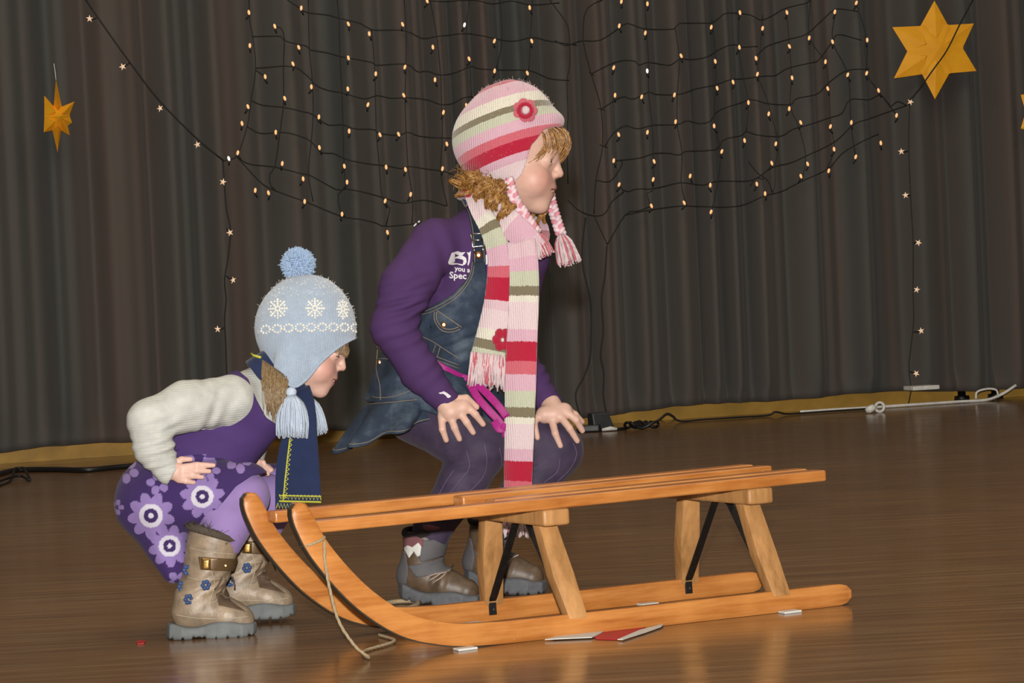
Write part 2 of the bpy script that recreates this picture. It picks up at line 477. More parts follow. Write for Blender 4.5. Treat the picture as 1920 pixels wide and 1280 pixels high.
prof = [(-.5085, .2715, .0035), (-.508, .2695, .0085), (-.506, .2645, .0135), (-.5015, .251, .0172), (-.493, .230, .0185), (-.476, .196, .0188), (-.441, .149, .0192), (-.398, .103, .0195), (-.347, .064, .0193),
        (-.300, .0415, .0193), (-.232, .0255, .0190), (-.16, .0205, .0190), (-.079, .0195, .0190), (.174, .0195, .0190), (.35, .0198, .0193), (.52, .0198, .0193), (.548, .0198, .0185), (.560, .0198, .015), (.566, .0198, .009)]
def runner(w0):
    P = spline(prof, 110); e, z, hh = P[:, 0].copy(), P[:, 1], P[:, 2]
    if w0 > .1: e = e+.030-.029*e            # the far runner sits a little further back
    te, tz = np.gradient(e), np.gradient(z); L = np.hypot(te, tz); te /= L; tz /= L
    ne, nz = -tz, te                                   # inner side (up)
    sec = [(-1, -.7), (-.75, -1), (.75, -1), (1, -.7), (1, .7), (.75, 1), (-.75, 1), (-1, .7)]
    V = []; hw = .0115
    for i in range(len(P)):
        for a, bb in sec: V.append(SP(e[i]+ne[i]*hh[i]*bb, w0+hw*a, z[i]+nz[i]*hh[i]*bb))
    k = 8; F = [(i*k+j, i*k+(j+1) % k, (i+1)*k+(j+1) % k, (i+1)*k+j) for i in range(len(P)-1) for j in range(k)]
    F += [tuple(range(k))[::-1], tuple((len(P)-1)*k+j for j in range(k))]
    r = mesh('runner', V, F, mt_wood, sled); sharp(r)
    return r, (e, z, hh, ne, nz)
WR2 = 0.326
for w0 in (0.0, WR2):
    r, (e, z, hh, ne, nz) = runner(w0)
    V = []; hw = .0085                                  # steel band on the outer edge, round the bend
    n = len(e)
    for i in range(n):
        for a, bb in ((-1, -1.02), (1, -1.02), (1, -1.12), (-1, -1.12)):
            V.append(SP(e[i]+ne[i]*hh[i]*bb, w0+hw*a, max(0.0005, z[i]+nz[i]*hh[i]*bb)))
    F = [(i*4+j, i*4+(j+1) % 4, (i+1)*4+(j+1) % 4, (i+1)*4+j) for i in range(n-1) for j in range(4)]+[(3, 2, 1, 0), (n*4-4, n*4-3, n*4-2, n*4-1)]
    o = mesh('runner_band', V, F, mt_steel, r); sharp(o); o['label'] = 'dark steel band under the runner'
def sbox(name, e0, e1, w0, w1, za0, za1, zb0, zb1, mat, parent=sled, bev=.004):
    """box along e: z range za at e0, zb at e1"""
    V = [SP(e0, w0, za0), SP(e1, w0, zb0), SP(e1, w1, zb0), SP(e0, w1, za0), SP(e0, w0, za1), SP(e1, w0, zb1), SP(e1, w1, zb1), SP(e0, w1, za1)]
    V, F = bevel_mesh(V, BOXF, bev, 3); o = mesh(name, V, F, mat, parent); sharp(o, 50); return o
def ztop(e): return .2375+(e+.476)/1.0*.0095
for k, (w0, w1, e0, e1) in enumerate([(.004, .046, -.478, .536), (.072, .112, -.105, .540), (.214, .254, -.098, .552), (.280, .322, -.432, .552)]):
    sbox('seat_slat', e0, e1, w0, w1, ztop(e0)-.0205, ztop(e0), ztop(e1)-.0205, ztop(e1), mt_wood, bev=.005)
for ec in (-.020, .395):
    zt = ztop(ec)-.0205
    sbox('crossbar', ec-.026, ec+.026, .004, .322, zt-.029, zt, zt-.029, zt, mt_woodp, bev=.006)
    for sgn in (0, 1):
        wb, wt = (0.0, .058) if sgn == 0 else (WR2, WR2-.058)
        Vb = []
        for zz, ww, ecx, he, hw_ in ((.030, wb, ec+.024, .018, .013), (.105, (wb*.55+wt*.45), ec+.012, .021, .014), (zt-.027, wt, ec+.002, .0175, .014)):
            for a, bb in ((-1, -1), (1, -1), (1, 1), (-1, 1)): Vb.append(SP(ecx+he*a, ww+hw_*bb, zz))
        F = [(i*4+j, i*4+(j+1) % 4, (i+1)*4+(j+1) % 4, (i+1)*4+j) for i in range(2) for j in range(4)]+[(3, 2, 1, 0), (8, 9, 10, 11)]
        V, F = bevel_mesh(Vb, F, .0025, 2); o = mesh('leg', V, F, mt_woodp, sled); sharp(o, 40)
        # iron strap from the middle of the crossbar out to the inner face of the runner
        wi = .0135 if sgn == 0 else WR2-.0135
        wm_ = .163-.018*(1 if sgn == 0 else -1)
        pts = [SP(ec+.012, wm_, zt-.0305), SP(ec+.013, wm_+(wi-wm_)*.06, zt-.034), SP(ec+.018, wi+(wm_-wi)*.10, .052), SP(ec+.019, wi, .036), SP(ec+.019, wi, .012)]
        Pn = spline(pts, 22); T = np.gradient(Pn, axis=0); T /= np.linalg.norm(T, axis=1)[:, None]
        ev = np.array([se[0], se[1], 0]); nrm = np.cross(T, ev); nrm /= np.linalg.norm(nrm, axis=1)[:, None]
        V, F, _ = ribbon(Pn, np.tile(ev*.0075, (len(Pn), 1)), nrm*.0018)
        o = mesh('iron_brace', V, F, mt_iron, sled); sharp(o, 40)
        V, F = ico(SP(ec+.019, wi+(.004 if sgn == 0 else -.004), .022), .0035, 1); mesh('rivet', V, F, mt_steel, o)
# front cord: tied to the near runner, drooping to the floor, round behind the runners
cord = [SP(-.466, -.014, .205), SP(-.468, -.017, .17), SP(-.462, -.019, .12), SP(-.450, -.020, .07), SP(-.425, -.022, .028), SP(-.400, -.02, .006), SP(-.390, .02, .0045), SP(-.36, .08, .0045),
        SP(-.25, .16, .0045), SP(-.205, .27, .0045), SP(-.19, .40, .0045), SP(-.13, .46, .0045), SP(-.09, .44, .0045), SP(-.11, .38, .0045), SP(-.2, .33, .0045)]
cord = cord[:8]+[SP(-.27, .16, .0045), SP(-.25, .27, .0045)]
Pn = spline(cord, 90)
mb = MB()
for kk in range(3):
    T, A, B = frames(Pn); a = np.linspace(0, 90, len(Pn))+kk*2.094
    V, F = tube(Pn+.0013*(A*np.cos(a)[:, None]+B*np.sin(a)[:, None]), .0017, 5); mb.add(V, F)
mesh('pull_cord', mb.V(), mb.f, mt_rope, sled)
c0 = on_floor(715, 1136, .006); loop = [on_floor(x, y, .006) for x, y in ((690, 1150), (712, 1134), (745, 1127), (778, 1127), (783, 1132), (765, 1140), (730, 1150))]
V, F = tube(spline(loop, 40), .0045, 8); o = mesh('cord_end', V, F, mt_rope, sled)
V, F = tube(np.array([SP(-.480+.020*math.cos(t), .0+.016*math.sin(t), .205+.006*math.cos(t)) for t in np.linspace(0, 2*np.pi, 20)]), .0022, 6)
mesh('cord_knot', V, F, mt_rope, sled)

# pads under the runners and a leaflet
def pad(name, px, py, L, Wd, mat, label, cat, group=None, rot=0.0, hgt=.004):
    c = on_floor(px, py); d = np.array([math.cos(ang+rot), math.sin(ang+rot)]); n = np.array([-d[1], d[0]])
    V = []
    for zz in (0.0002, hgt):
        for a, bb in ((-1, -1), (1, -.8), (1, 1), (-.9, .9)): q = c[:2]+d*a*L+n*bb*Wd; V.append((q[0], q[1], zz))
    V, F = bevel_mesh(V, BOXF, hgt*.3, 1); o = mesh(name, V, F, mat, smooth=False); tag(o, label, cat, group); return o
def under(e, w, lab):
    c = SP(e, w, 0); V = []
    for zz in (0.0002, .004):
        for a, bb in ((-1, -1), (1, -.8), (1, 1), (-.9, .9)): V.append(SP(e+.019*a, w+.014*bb, zz))
    V, F = bevel_mesh(V, BOXF, .001, 1); o = mesh('tape_strip', V, F, mt_paperwhite, smooth=False); tag(o, lab, 'tape', 'white tape strips under the sled runners')
under(-.222, -.022, 'white tape strip on the floor below the front bend of the near runner')
under(.425, -.024, 'white tape strip on the floor below the rear end of the near runner')
under(.318, WR2-.022, 'white tape strip on the floor below the rear end of the far runner')
under(-.05, WR2-.024, 'white tape strip seen between the runners below the front legs')
def flat(name, pts, mat, label, cat, z=.0008, th=.0012, group=None):
    T = [on_floor(x, y) for x, y in pts]; n = len(T)
    V = [(p[0], p[1], z) for p in T]+[(p[0], p[1], z+th) for p in T]
    F = [tuple(range(n))[::-1], tuple(range(n, 2*n))]+[(i, (i+1) % n, (i+1) % n+n, i+n) for i in range(n)]
    o = mesh(name, V, F, mat, smooth=False); sharp(o); tag(o, label, cat, group); return o
flat('red_paper', [(1105, 1190), (1170, 1176), (1215, 1175), (1160, 1200), (1118, 1199)], mt_red, 'red paper scrap lying under the near sled runner', 'paper')
flat('paper_strip', [(1022, 1202), (1090, 1184), (1140, 1180), (1128, 1189), (1110, 1198)], mt_paperwhite, 'white folded paper strip left of the red scrap under the runner', 'paper', z=.0025)
flat('paper_strip', [(1158, 1202), (1200, 1184), (1246, 1172), (1240, 1178), (1212, 1188), (1168, 1202)], mt_paperwhite, 'white paper strip right of the red scrap under the runner', 'paper', z=.0025)
flat('confetti_scrap', [(255, 1204), (262, 1201), (274, 1203), (270, 1208), (258, 1209)], mt_red, 'tiny red scrap on the floor in front of the crouching child', 'paper')

# ================================================================== fairy light nets, strings, stars
OFFN = 0.20
mt_cable = mt_wire
def wirepath(pts, r=.0022, off=OFFN, n=None, k=4):
    P = [on_wall(x, y, off) for x, y in pts]; n = n or max(4, len(P)*3)
    return tube(spline(P, n), r, k)
def bulbmesh():
    V, F = ico((0, 0, 0), (.0055, .0055, .0105), 2); me = bpy.data.meshes.new('bulb'); me.from_pydata([tuple(v) for v in V], [], F)
    me.polygons.foreach_set('use_smooth', [True]*len(me.polygons)); return me
BW = bulbmesh(); BW.materials.append(mt_bulb); BC = bulbmesh(); BC.materials.append(mt_bulbw)
def net(label, org, sc, wires, bulbs, white):
    pts = [(org+x/sc, y/sc) for x, y in bulbs]
    c = on_wall(np.mean([p[0] for p in pts]), max(p[1] for p in pts), OFFN)
    t = thing('light_net', label, 'fairy lights', c, 'fairy light nets on the curtain')
    mb = MB()
    for wv in wires: mb.add(*wirepath([(org+x/sc, y/sc) for x, y in wv]))
    mesh('net_wire', mb.V(), mb.f, mt_cable, t)
    for i, (x, y) in enumerate(pts):
        p = on_wall(x, y, OFFN+.008); o = link_obj('bulb', BC if i in white else BW, t)
        o.location = p; o.rotation_euler = (0, random.uniform(-.4, .4), 0)
    # sockets: short thick pieces between bulb and wire
    mb = MB()
    for (x, y) in pts:
        a = on_wall(x+random.uniform(-2, 2), y+5.5, OFFN+.004); b2 = on_wall(x+random.uniform(-6, 6), y+13, OFFN)
        mb.add(*tube(np.array([a, (a+b2)/2, b2]), [.005, .004, .003], 5))
    mesh('bulb_sockets', mb.V(), mb.f, mt_cable, t)['kind'] = 'stuff'
    return t
LW = [[(330, 0), (400, 45), (430, 65), (540, 78), (600, 95), (720, 125), (770, 155), (940, 160), (1035, 200), (1110, 190), (1260, 175), (1336, 185), (1500, 215), (1610, 195), (1700, 215), (1840, 235)],
      [(145, 190), (300, 190), (320, 215), (430, 240), (450, 260), (540, 275), (610, 295), (770, 325), (790, 340), (950, 335), (1010, 375), (1060, 370), (1130, 392), (1220, 375), (1290, 345), (1336, 360), (1480, 365), (1600, 370), (1700, 410), (1800, 420)],
      [(165, 355), (240, 350), (310, 345), (380, 355), (450, 410), (480, 445), (540, 470), (620, 485), (730, 515), (800, 498), (870, 512), (960, 510), (1060, 520), (1130, 545), (1190, 540), (1250, 510), (1300, 505)],
      [(145, 525), (200, 548), (310, 560), (400, 580), (460, 595), (540, 650), (620, 650), (680, 672), (780, 675), (810, 695), (910, 705), (960, 690), (1020, 710), (1140, 720), (1200, 718), (1260, 700)],
      [(120, 660), (190, 695), (300, 690), (380, 705), (450, 735), (510, 795), (570, 800), (650, 835), (760, 855), (850, 865), (930, 880), (960, 868), (1050, 880), (1150, 895), (1230, 925)],
      [(65, 815), (130, 855), (260, 870), (400, 905), (450, 915), (590, 990), (630, 985), (740, 1005), (830, 1030), (930, 1060), (990, 1050), (1060, 1045), (1160, 1075)],
      [(65, 815), (190, 950), (270, 995), (420, 1050), (470, 1070), (620, 1130), (720, 1145), (800, 1165), (840, 1180), (980, 1170), (1060, 1165)],
      [(1050, 3), (1150, 8), (1300, 0), (1400, 20), (1500, 5), (1600, 25), (1750, 15)],
      [(130, 0), (135, 120), (150, 190), (165, 355), (140, 525), (120, 660), (65, 815), (0, 835), (-10, 840)], [(215, 400), (165, 365)],
      [(265, 137), (295, 145), (315, 200), (310, 345), (310, 540), (290, 700), (265, 870), (240, 900), (240, 960), (270, 995)],
      [(440, 0), (445, 250), (460, 410), (465, 595), (455, 740), (440, 910), (465, 1050)],
      [(590, 0), (600, 100), (605, 290), (615, 480), (620, 650), (625, 830), (630, 985), (598, 995), (600, 1080), (630, 1130)],
      [(770, 150), (785, 335), (790, 500), (795, 690), (810, 860), (825, 1030), (865, 1080), (845, 1175)],
      [(940, 0), (950, 160), (950, 340), (945, 500), (950, 690), (960, 868), (985, 1050), (980, 1170)],
      [(1075, 0), (1110, 190), (1130, 392), (1135, 545), (1140, 720), (1130, 895), (1165, 1075)],
      [(1280, 0), (1265, 175), (1285, 345), (1290, 505)], [(1440, 0), (1450, 210), (1420, 365)], [(1610, 0), (1600, 190), (1590, 370)],
      [(1700, 0), (1780, 110), (1800, 170), (1805, 330), (1790, 420), (1795, 600), (1790, 720), (1795, 960)]]
LB = [(130, 65), (265, 137), (403, 42), (390, 247), (135, 238), (215, 400), (360, 333), (456, 453), (649, 125), (758, 176), (932, 127), (1060, 5), (1090, 246), (1255, 130), (1279, 307), (649, 302), (792, 385), (944, 350), (1101, 416), (646, 464), (751, 546), (938, 497), (1145, 586), (1265, 550), (317, 513), (125, 556), (94, 644), (72, 797), (25, 827), (270, 690), (495, 610), (498, 770), (653, 684), (814, 703), (911, 700), (1163, 751), (304, 853), (413, 933), (628, 867), (642, 950), (846, 872), (947, 884), (1140, 880), (163, 993), (232, 1006), (421, 1051), (616, 1117), (841, 1048), (974, 1014), (853, 1212), (1411, 214), (1606, 214), (1595, 40), (1412, 370), (1583, 381)]
net('fairy light net with small warm bulbs, on the curtain left of the taller girl', 420, 2.783, LW, LB, {13, 28})
RWi = [[(0, 210), (60, 238), (135, 213), (235, 210), (330, 150), (380, 122), (470, 150), (630, 150), (645, 122), (810, 120), (850, 100), (900, 68), (1020, 78), (1075, 105), (1130, 85), (1200, 45), (1320, 15), (1335, 0)],
       [(190, 385), (330, 320), (420, 320), (440, 340), (490, 325), (600, 340), (650, 310), (730, 310), (800, 295), (850, 262), (930, 232), (980, 245), (1060, 242)], [(1055, 290), (1110, 240), (1220, 205), (1310, 180), (1390, 110), (1460, 50), (1520, 50), (1580, 60)],
       [(240, 570), (350, 505), (410, 518), (490, 480), (530, 492), (650, 492), (730, 465), (830, 445), (920, 415), (990, 410), (1110, 395), (1150, 395), (1220, 355), (1350, 325), (1380, 310), (1450, 215), (1480, 180), (1600, 210)],
       [(260, 765), (310, 690), (370, 655), (430, 672), (520, 652), (640, 650), (690, 630), (760, 645), (815, 630), (850, 580), (960, 540), (1030, 520), (1110, 540), (1230, 545), (1260, 515), (1370, 490), (1420, 440), (1520, 370), (1640, 360)],
       [(310, 838), (440, 825), (520, 800), (600, 800), (650, 810), (680, 790), (840, 780), (880, 730), (980, 705), (1000, 685), (1060, 705), (1180, 710), (1240, 675), (1330, 650), (1430, 615), (1500, 590), (1540, 520), (1640, 520), (1700, 495), (1750, 550)],
       [(215, 940), (290, 945), (350, 860), (345, 835)], [(336, 963), (370, 1000), (430, 985), (510, 985), (640, 955), (690, 955), (780, 965), (850, 945), (1030, 940), (1130, 875), (1230, 850), (1310, 815), (1460, 740), (1560, 650), (1640, 620), (1750, 580), (1837, 550)],
       [(70, 1045), (130, 1100), (205, 1125), (260, 1115), (300, 1050), (360, 1000)], [(370, 1120), (500, 1095), (660, 1075), (870, 1080), (980, 1070), (1100, 1020), (1180, 1000), (1290, 945), (1370, 910), (1440, 870), (1500, 800), (1620, 730), (1690, 700)],
       [(505, 1074), (440, 1100), (370, 1118), (275, 1275)], [(205, 1125), (240, 1200), (275, 1275)], [(1837, 550), (1790, 530), (1750, 560)],
       [(470, 0), (480, 170), (490, 325), (490, 480), (510, 660), (515, 830), (515, 985), (480, 1000), (505, 1095)], [(630, 150), (650, 310), (640, 490), (640, 650), (665, 800), (660, 960), (690, 1075)],
       [(820, 100), (840, 300), (840, 450), (830, 640), (865, 790), (850, 950), (820, 1100)], [(960, 70), (960, 250), (985, 410), (1010, 530), (1000, 690)], [(1010, 840), (1055, 900), (1110, 940), (1135, 1000)], [(1020, 970), (1050, 930), (1090, 935)],
       [(1085, 80), (1070, 290), (1060, 390), (1115, 540), (1165, 750), (1150, 860), (1150, 960), (1135, 1015)], [(1210, 60), (1225, 240), (1235, 400), (1230, 560), (1270, 650), (1310, 815), (1290, 940)],
       [(1335, 0), (1330, 195), (1410, 320), (1430, 460), (1440, 650), (1460, 775), (1420, 880)], [(1465, 60), (1450, 215), (1530, 390), (1545, 640), (1570, 815)], [(1575, 20), (1630, 210), (1630, 380), (1690, 475), (1785, 600)],
       [(250, 0), (185, 30), (155, 80), (150, 220), (190, 385), (240, 560), (250, 760), (215, 940), (205, 1115)], [(190, 385), (180, 375), (205, 395)], [(225, 565), (260, 575)], [(235, 755), (275, 770)]]
RB = [(348, 8), (484, 20), (337, 135), (967, 66), (1212, 65), (1462, 62), (1574, 15), (817, 142), (1085, 148), (473, 172), (1328, 198), (1450, 218), (1631, 209), (964, 247), (1225, 242), (660, 291), (838, 320), (1051, 304), (1413, 322), (308, 353), (483, 370), (1058, 387), (1529, 390), (1628, 382), (1239, 406), (931, 428), (848, 460), (1425, 462), (1690, 472), (315, 497), (454, 505), (625, 495), (1011, 535), (1224, 567), (1117, 594), (1284, 639), (1548, 639), (1439, 660), (1784, 602), (631, 635), (832, 657), (334, 702), (484, 690), (991, 733), (1154, 750), (872, 790), (1458, 778), (1702, 746), (1571, 818), (308, 838), (519, 842), (1133, 851), (1320, 855), (514, 936), (707, 918), (1285, 919), (1430, 891), (336, 963), (812, 966), (1055, 960), (1098, 1010), (505, 1074), (676, 1058), (816, 1105)]
net('fairy light net with small warm bulbs, on the curtain right of the taller girl', 1040, 2.783, RWi, RB, {20})

def starbulb():
    V = [(0, 0, .006), (0, 0, -.006)]; n = 5
    for i in range(n*2):
        r = .021 if i % 2 == 0 else .008; a = math.pi*i/n+.3
        V.append((r*math.cos(a), r*math.sin(a), 0))
    F = []
    for i in range(n*2):
        a, b2 = 2+i, 2+(i+1) % (n*2); F += [(0, a, b2), (1, b2, a)]
    me = bpy.data.meshes.new('star_bulb'); me.from_pydata(V, [], F); me.materials.append(mt_starbulb); return me
SB = starbulb()
def string(label, paths, stars, leads):
    base = on_wall(*paths[-1][-1], OFFN)
    t = thing('star_light_string', label, 'fairy lights', base, 'strings of star shaped lights')
    mb = MB()
    for i, p in enumerate(paths): mb.add(*wirepath(p, .0030, OFFN+(.075 if i == 0 else 0)))
    for a, b2 in zip(stars, leads): mb.add(*wirepath([a, ((a[0]+b2[0])/2, (a[1]+b2[1])/2+1), b2], .0028))
    mesh('string_wire', mb.V(), mb.f, mt_cable, t)
    for i, (x, y) in enumerate(stars):
        o = link_obj('star_bulb', SB, t); o.location = on_wall(x, y, OFFN+.02)
        o.rotation_euler = (math.pi/2+random.uniform(-.3, .3), random.uniform(-.5, .5), random.uniform(-.5, .5)); o.scale = (.75, .75, .75)
string('cable with star lights slanting down the curtain on the left of the nets', [[(158, -5), (185, 35), (240, 112), (300, 190), (372, 262), (418, 300)], [(418, 300), (421, 350), (425, 395), (432, 430), (428, 480), (421, 525), (424, 560), (421, 600), (423, 640), (425, 700), (428, 745)]],
       [(168, 35), (230, 125), (300, 203), (370, 271), (418, 341), (431, 436), (437, 525), (408, 617)], [(181, 34), (243, 118), (305, 195), (374, 263), (421, 345), (425, 428), (424, 517), (421, 614)])
string('cable with star lights hanging down the curtain right of the nets', [[(1828, -8), (1800, 45), (1775, 95), (1750, 130), (1725, 165), (1706, 188)], [(1706, 188), (1704, 240), (1704, 290), (1708, 380), (1712, 455), (1712, 540), (1713, 600), (1709, 640), (1704, 690), (1708, 730), (1700, 770)]],
       [(1707, 191), (1690, 284), (1698, 366), (1722, 455), (1719, 543), (1727, 620), (1718, 700)], [(1703, 195), (1704, 283), (1706, 366), (1711, 455), (1712, 540), (1713, 622), (1706, 696)])

def paper_star(label, px, py, spikes, core, depth, off, hang=None):
    """folded paper star: spikes = list of (dx,dy) tips in px; inner radius points between; raised centre"""
    s = 12.4/FPX; c = on_wall(px, py, off); n = len(spikes)
    n3 = np.array([wn[0], wn[1], 0]); r3 = np.array([wd[0], wd[1], 0])
    # image axes on the wall plane
    def pt(dx, dy, o): 
        q = on_wall(px+dx, py+dy, off); return q+n3*o
    t = thing('paper_star', label, 'star', pt(0, max(q[1] for q in spikes), 0), 'yellow paper stars')
    ord_ = sorted(spikes, key=lambda q: math.atan2(q[1], q[0]))
    inn = []
    for a, b2 in zip(ord_, ord_[1:]+ord_[:1]):
        u = np.array(a)/np.hypot(*a)+np.array(b2)/np.hypot(*b2); u /= np.linalg.norm(u)+1e-9; inn.append(u*core)
    for i, a in enumerate(ord_):
        p, q = inn[i-1], inn[i]
        V = [pt(a[0], a[1], 0.0), pt(p[0], p[1], 0), pt(q[0], q[1], 0), pt(a[0]*.25, a[1]*.25, depth*.8), pt(0, 0, -depth*.6)]
        F = [(0, 1, 3), (0, 3, 2), (1, 4, 3), (3, 4, 2), (0, 4, 1), (0, 2, 4)]
        o = mesh('star_spike', V, F, mt_star, t, smooth=False); sharp(o)
    # raised middle: pyramid with facets
    V = [pt(q[0]*1.02, q[1]*1.02, .004) for q in inn]+[pt(core*.12, -core*.08, depth)]
    o = mesh('star_centre', V, [(i, (i+1) % n, n) for i in range(n)]+[tuple(range(n))[::-1]], mt_star, t, smooth=False); sharp(o)
    if hang:
        V, F = tube(spline([pt(x, y, 0) for x, y in hang], 8), .0015, 5); mesh('hanging_thread', V, F, mt_whitecable, t)
paper_star('large six pointed yellow paper star near the right top corner', 1753, 93, [(-1, -92), (73, -49), (78, 40), (0, 93), (-77, 54), (-80, -42)], 52, .022, .235)
paper_star('narrow yellow paper star hanging alone on the left of the curtain', 107, 222, [(-2, -74), (33, -32), (28, 8), (24, 32), (1, 64), (-25, 26), (-24, -43)], 24, .07, .29, [(-2, -72), (-4, -90), (-6, -103)])
paper_star('yellow paper star cut off by the right picture edge', 1968, 210, [(0, -92), (70, -49), (74, 40), (0, 93), (-54, 31), (-54, -32)], 45, .05, .25)

# ================================================================== cables and plugs along the wall
def floor_cable(name, pts, r, mat, label, zs=None, cat='cable'):
    P = [on_floor(x, y, r)+np.array([0, 0, (zs[i] if zs else 0)]) for i, (x, y) in enumerate(pts)]
    V, F = tube(spline(P, len(P)*5), r, 6); return tag(mesh(name, V, F, mat), label, cat)
floor_cable('black_cable', [(-15, 892), (25, 882), (60, 880), (110, 880), (160, 881), (215, 876), (260, 872)], .010, mt_black, 'black cable along the floor at the left curtain hem')
floor_cable('thin_black_cable', [(-15, 915), (18, 902), (30, 893), (44, 892), (56, 900), (40, 897), (20, 900), (-15, 908)], .005, mt_black, 'thin tangled black cable in the left picture corner', zs=[0, .0, .03, .03, 0, .01, .01, 0])
cbl = [on_wall(1640, 772, .17)]
mbw = [(1500, 772), (1560, 768), (1620, 766), (1690, 762), (1740, 761), (1800, 757), (1850, 750), (1880, 738), (1905, 722)]
P = []
for i, (x, y) in enumerate(mbw):
    q = on_wall(x, y, .26); q[2] = max(q[2], .008); P.append(q)
V, F = tube(spline(P, 60), .0065, 8); tag(mesh('white_cable', V, F, mt_whitecable), 'thick white cable lying along the curtain hem on the right', 'cable')
P = [on_wall(x, y, .34) for x, y in ((1830, 748), (1832, 735), (1850, 729), (1868, 731), (1872, 745))]
V, F = tube(spline(P, 24), .005, 6); tag(mesh('thin_white_cable', V, F, mt_whitecable), 'thin white cable arched beside the thick one at the right edge', 'cable')
rg = thing('socket_ring', 'white plastic plug with a round ring on the floor near the hem', 'plug', on_floor(1641, 775))
cc = on_floor(1650, 774); cc = cc+np.array([0, 0, .024])
rr = np.array([wd[0], wd[1], 0])
V, F = tube(np.array([cc+.019*(rr*math.cos(a)+np.array([0, 0, 1])*math.sin(a)) for a in np.linspace(0, 2*np.pi, 28)]), .0062, 8, cap=False); mesh('ring', V, F, mt_whitecable, rg)
V, F = tube(np.array([cc-rr*.062+np.array([0, 0, -.012]), cc-rr*.05+np.array([0, 0, -.008]), cc-rr*.03, cc-rr*.018]), [.008, .016, .015, .009], 10); mesh('plug_body', V, F, mt_whitecable, rg)
# flat white socket strip pushed under the hem
a = on_wall(1712, 727, .30); b2 = on_wall(1762, 724, .30)
V = [a+np.array([0, 0, -.012]), b2+np.array([0, 0, -.012]), b2+np.array([-.03, .09, -.012]), a+np.array([-.03, .09, -.012]), a+np.array([0, 0, .006]), b2+np.array([0, 0, .006]), b2+np.array([-.03, .09, .006]), a+np.array([-.03, .09, .006])]
V, F = bevel_mesh(V, BOXF, .004, 2); tag(mesh('socket_strip', V, F, mt_whitecable, smooth=False), 'white flat strip sticking out at the curtain hem on the right', 'socket strip')
for x, lab in ((1803, 'black metal foot below the curtain hem beside the white cable'), (1866, 'black metal foot below the curtain hem nearest the right edge')):
    a = on_wall(x, 735, .02); t = thing('floor_post', lab, 'post', (a[0], a[1], 0), 'black feet under the curtain hem')
    V, F = tube(np.array([(a[0], a[1], 0), (a[0], a[1], .02), (a[0], a[1], .022), (a[0], a[1], .14)]), [.035, .033, .018, .018], 12); mesh('post', V, F, mt_black, t)
# power adapter with its cables
ad = thing('power_adapter', 'black box shaped power adapter on the floor behind the taller girl', 'adapter', on_floor(1132, 806))
a0 = on_floor(1128, 808); u3 = np.array([math.cos(.35), math.sin(.35), 0]); v3_ = np.array([-u3[1], u3[0], 0])
V = []
for zz, k in ((0.012, 1.0), (.075, .8)):
    for a, bb in ((-1, -1), (1, -1), (1, 1), (-1, 1)): V.append(a0+u3*a*.045*k+v3_*bb*.035*k+np.array([.012*(zz > .05)*-1, 0, zz]))
V, F = bevel_mesh(V, BOXF, .006, 2); mesh('adapter_body', V, F, simple('dark grey plastic', C3(62, 66, 72), .35), ad, smooth=False)
V, F = tube(spline([a0+np.array([-.12, 0, .006]), a0+np.array([-.05, -.02, .006]), a0+np.array([.05, -.03, .006]), a0+np.array([.1, -.0, .006])], 20), .006, 6); mesh('lead', V, F, mt_black, ad)
V, F = bevel_mesh([a0+np.array(q) for q in ((-.10, -.05, .001), (-.01, -.06, .001), (-.0, -.02, .001), (-.09, -.01, .001), (-.10, -.05, .03), (-.01, -.06, .03), (-.0, -.02, .03), (-.09, -.01, .03))], BOXF, .006, 2)
mesh('multi_plug', V, F, mt_black, ad, smooth=False)
V, F = tube(np.array([a0+np.array([.0, -.062, .008]), a0+np.array([.035, -.058, .012]), a0+np.array([.06, -.05, .008])]), [.006, .009, .006], 8); mesh('white_plug', V, F, mt_whitecable, ad)
bt = thing('cable_tangle', 'dark cable bundle on the floor right of the power adapter', 'cable', on_floor(1205, 800))
for kk in range(4):
    a0 = on_floor(1188+kk*9, 800, .012); ra = .02+.008*random.random()
    V, F = tube(np.array([a0+np.array([ra*1.6*math.cos(t), ra*math.sin(t), .012*math.sin(2*t+kk)+.008]) for t in np.linspace(0, 6.0, 20)]), .006, 6); mesh('cable_loop', V, F, mt_black, bt)
P = []
for x, y in [(1225, 800), (1236, 786), (1250, 775), (1262, 780), (1275, 794), (1320, 791), (1380, 787), (1440, 782), (1452, 772), (1466, 774), (1480, 780), (1560, 776), (1640, 771)]:
    q = on_wall(x, y, .30); q[2] = max(q[2], .006); P.append(q)
V, F = tube(spline(P, 90), .0045, 6); tag(mesh('thin_floor_cable', V, F, mt_black), 'thin black lead trailing along the floor below the right curtain', 'cable')
for pts, lab in (([(1098, 408), (1092, 455), (1093, 500), (1106, 560), (1108, 620), (1106, 670), (1095, 705), (1080, 735), (1082, 760), (1092, 790)], 'thin black lead from the net to the floor, nearer the taller girl'),
                 ([(1138, 460), (1134, 520), (1128, 560), (1131, 620), (1126, 665), (1132, 700), (1131, 740), (1136, 770), (1140, 792)], 'thin black lead from the net to the power adapter, right of its twin')):
    V, F = wirepath(pts, .0032, OFFN, 50, 6); tag(mesh('hanging_lead', V, F, mt_wire), lab, 'cable', 'leads hanging down the curtain')

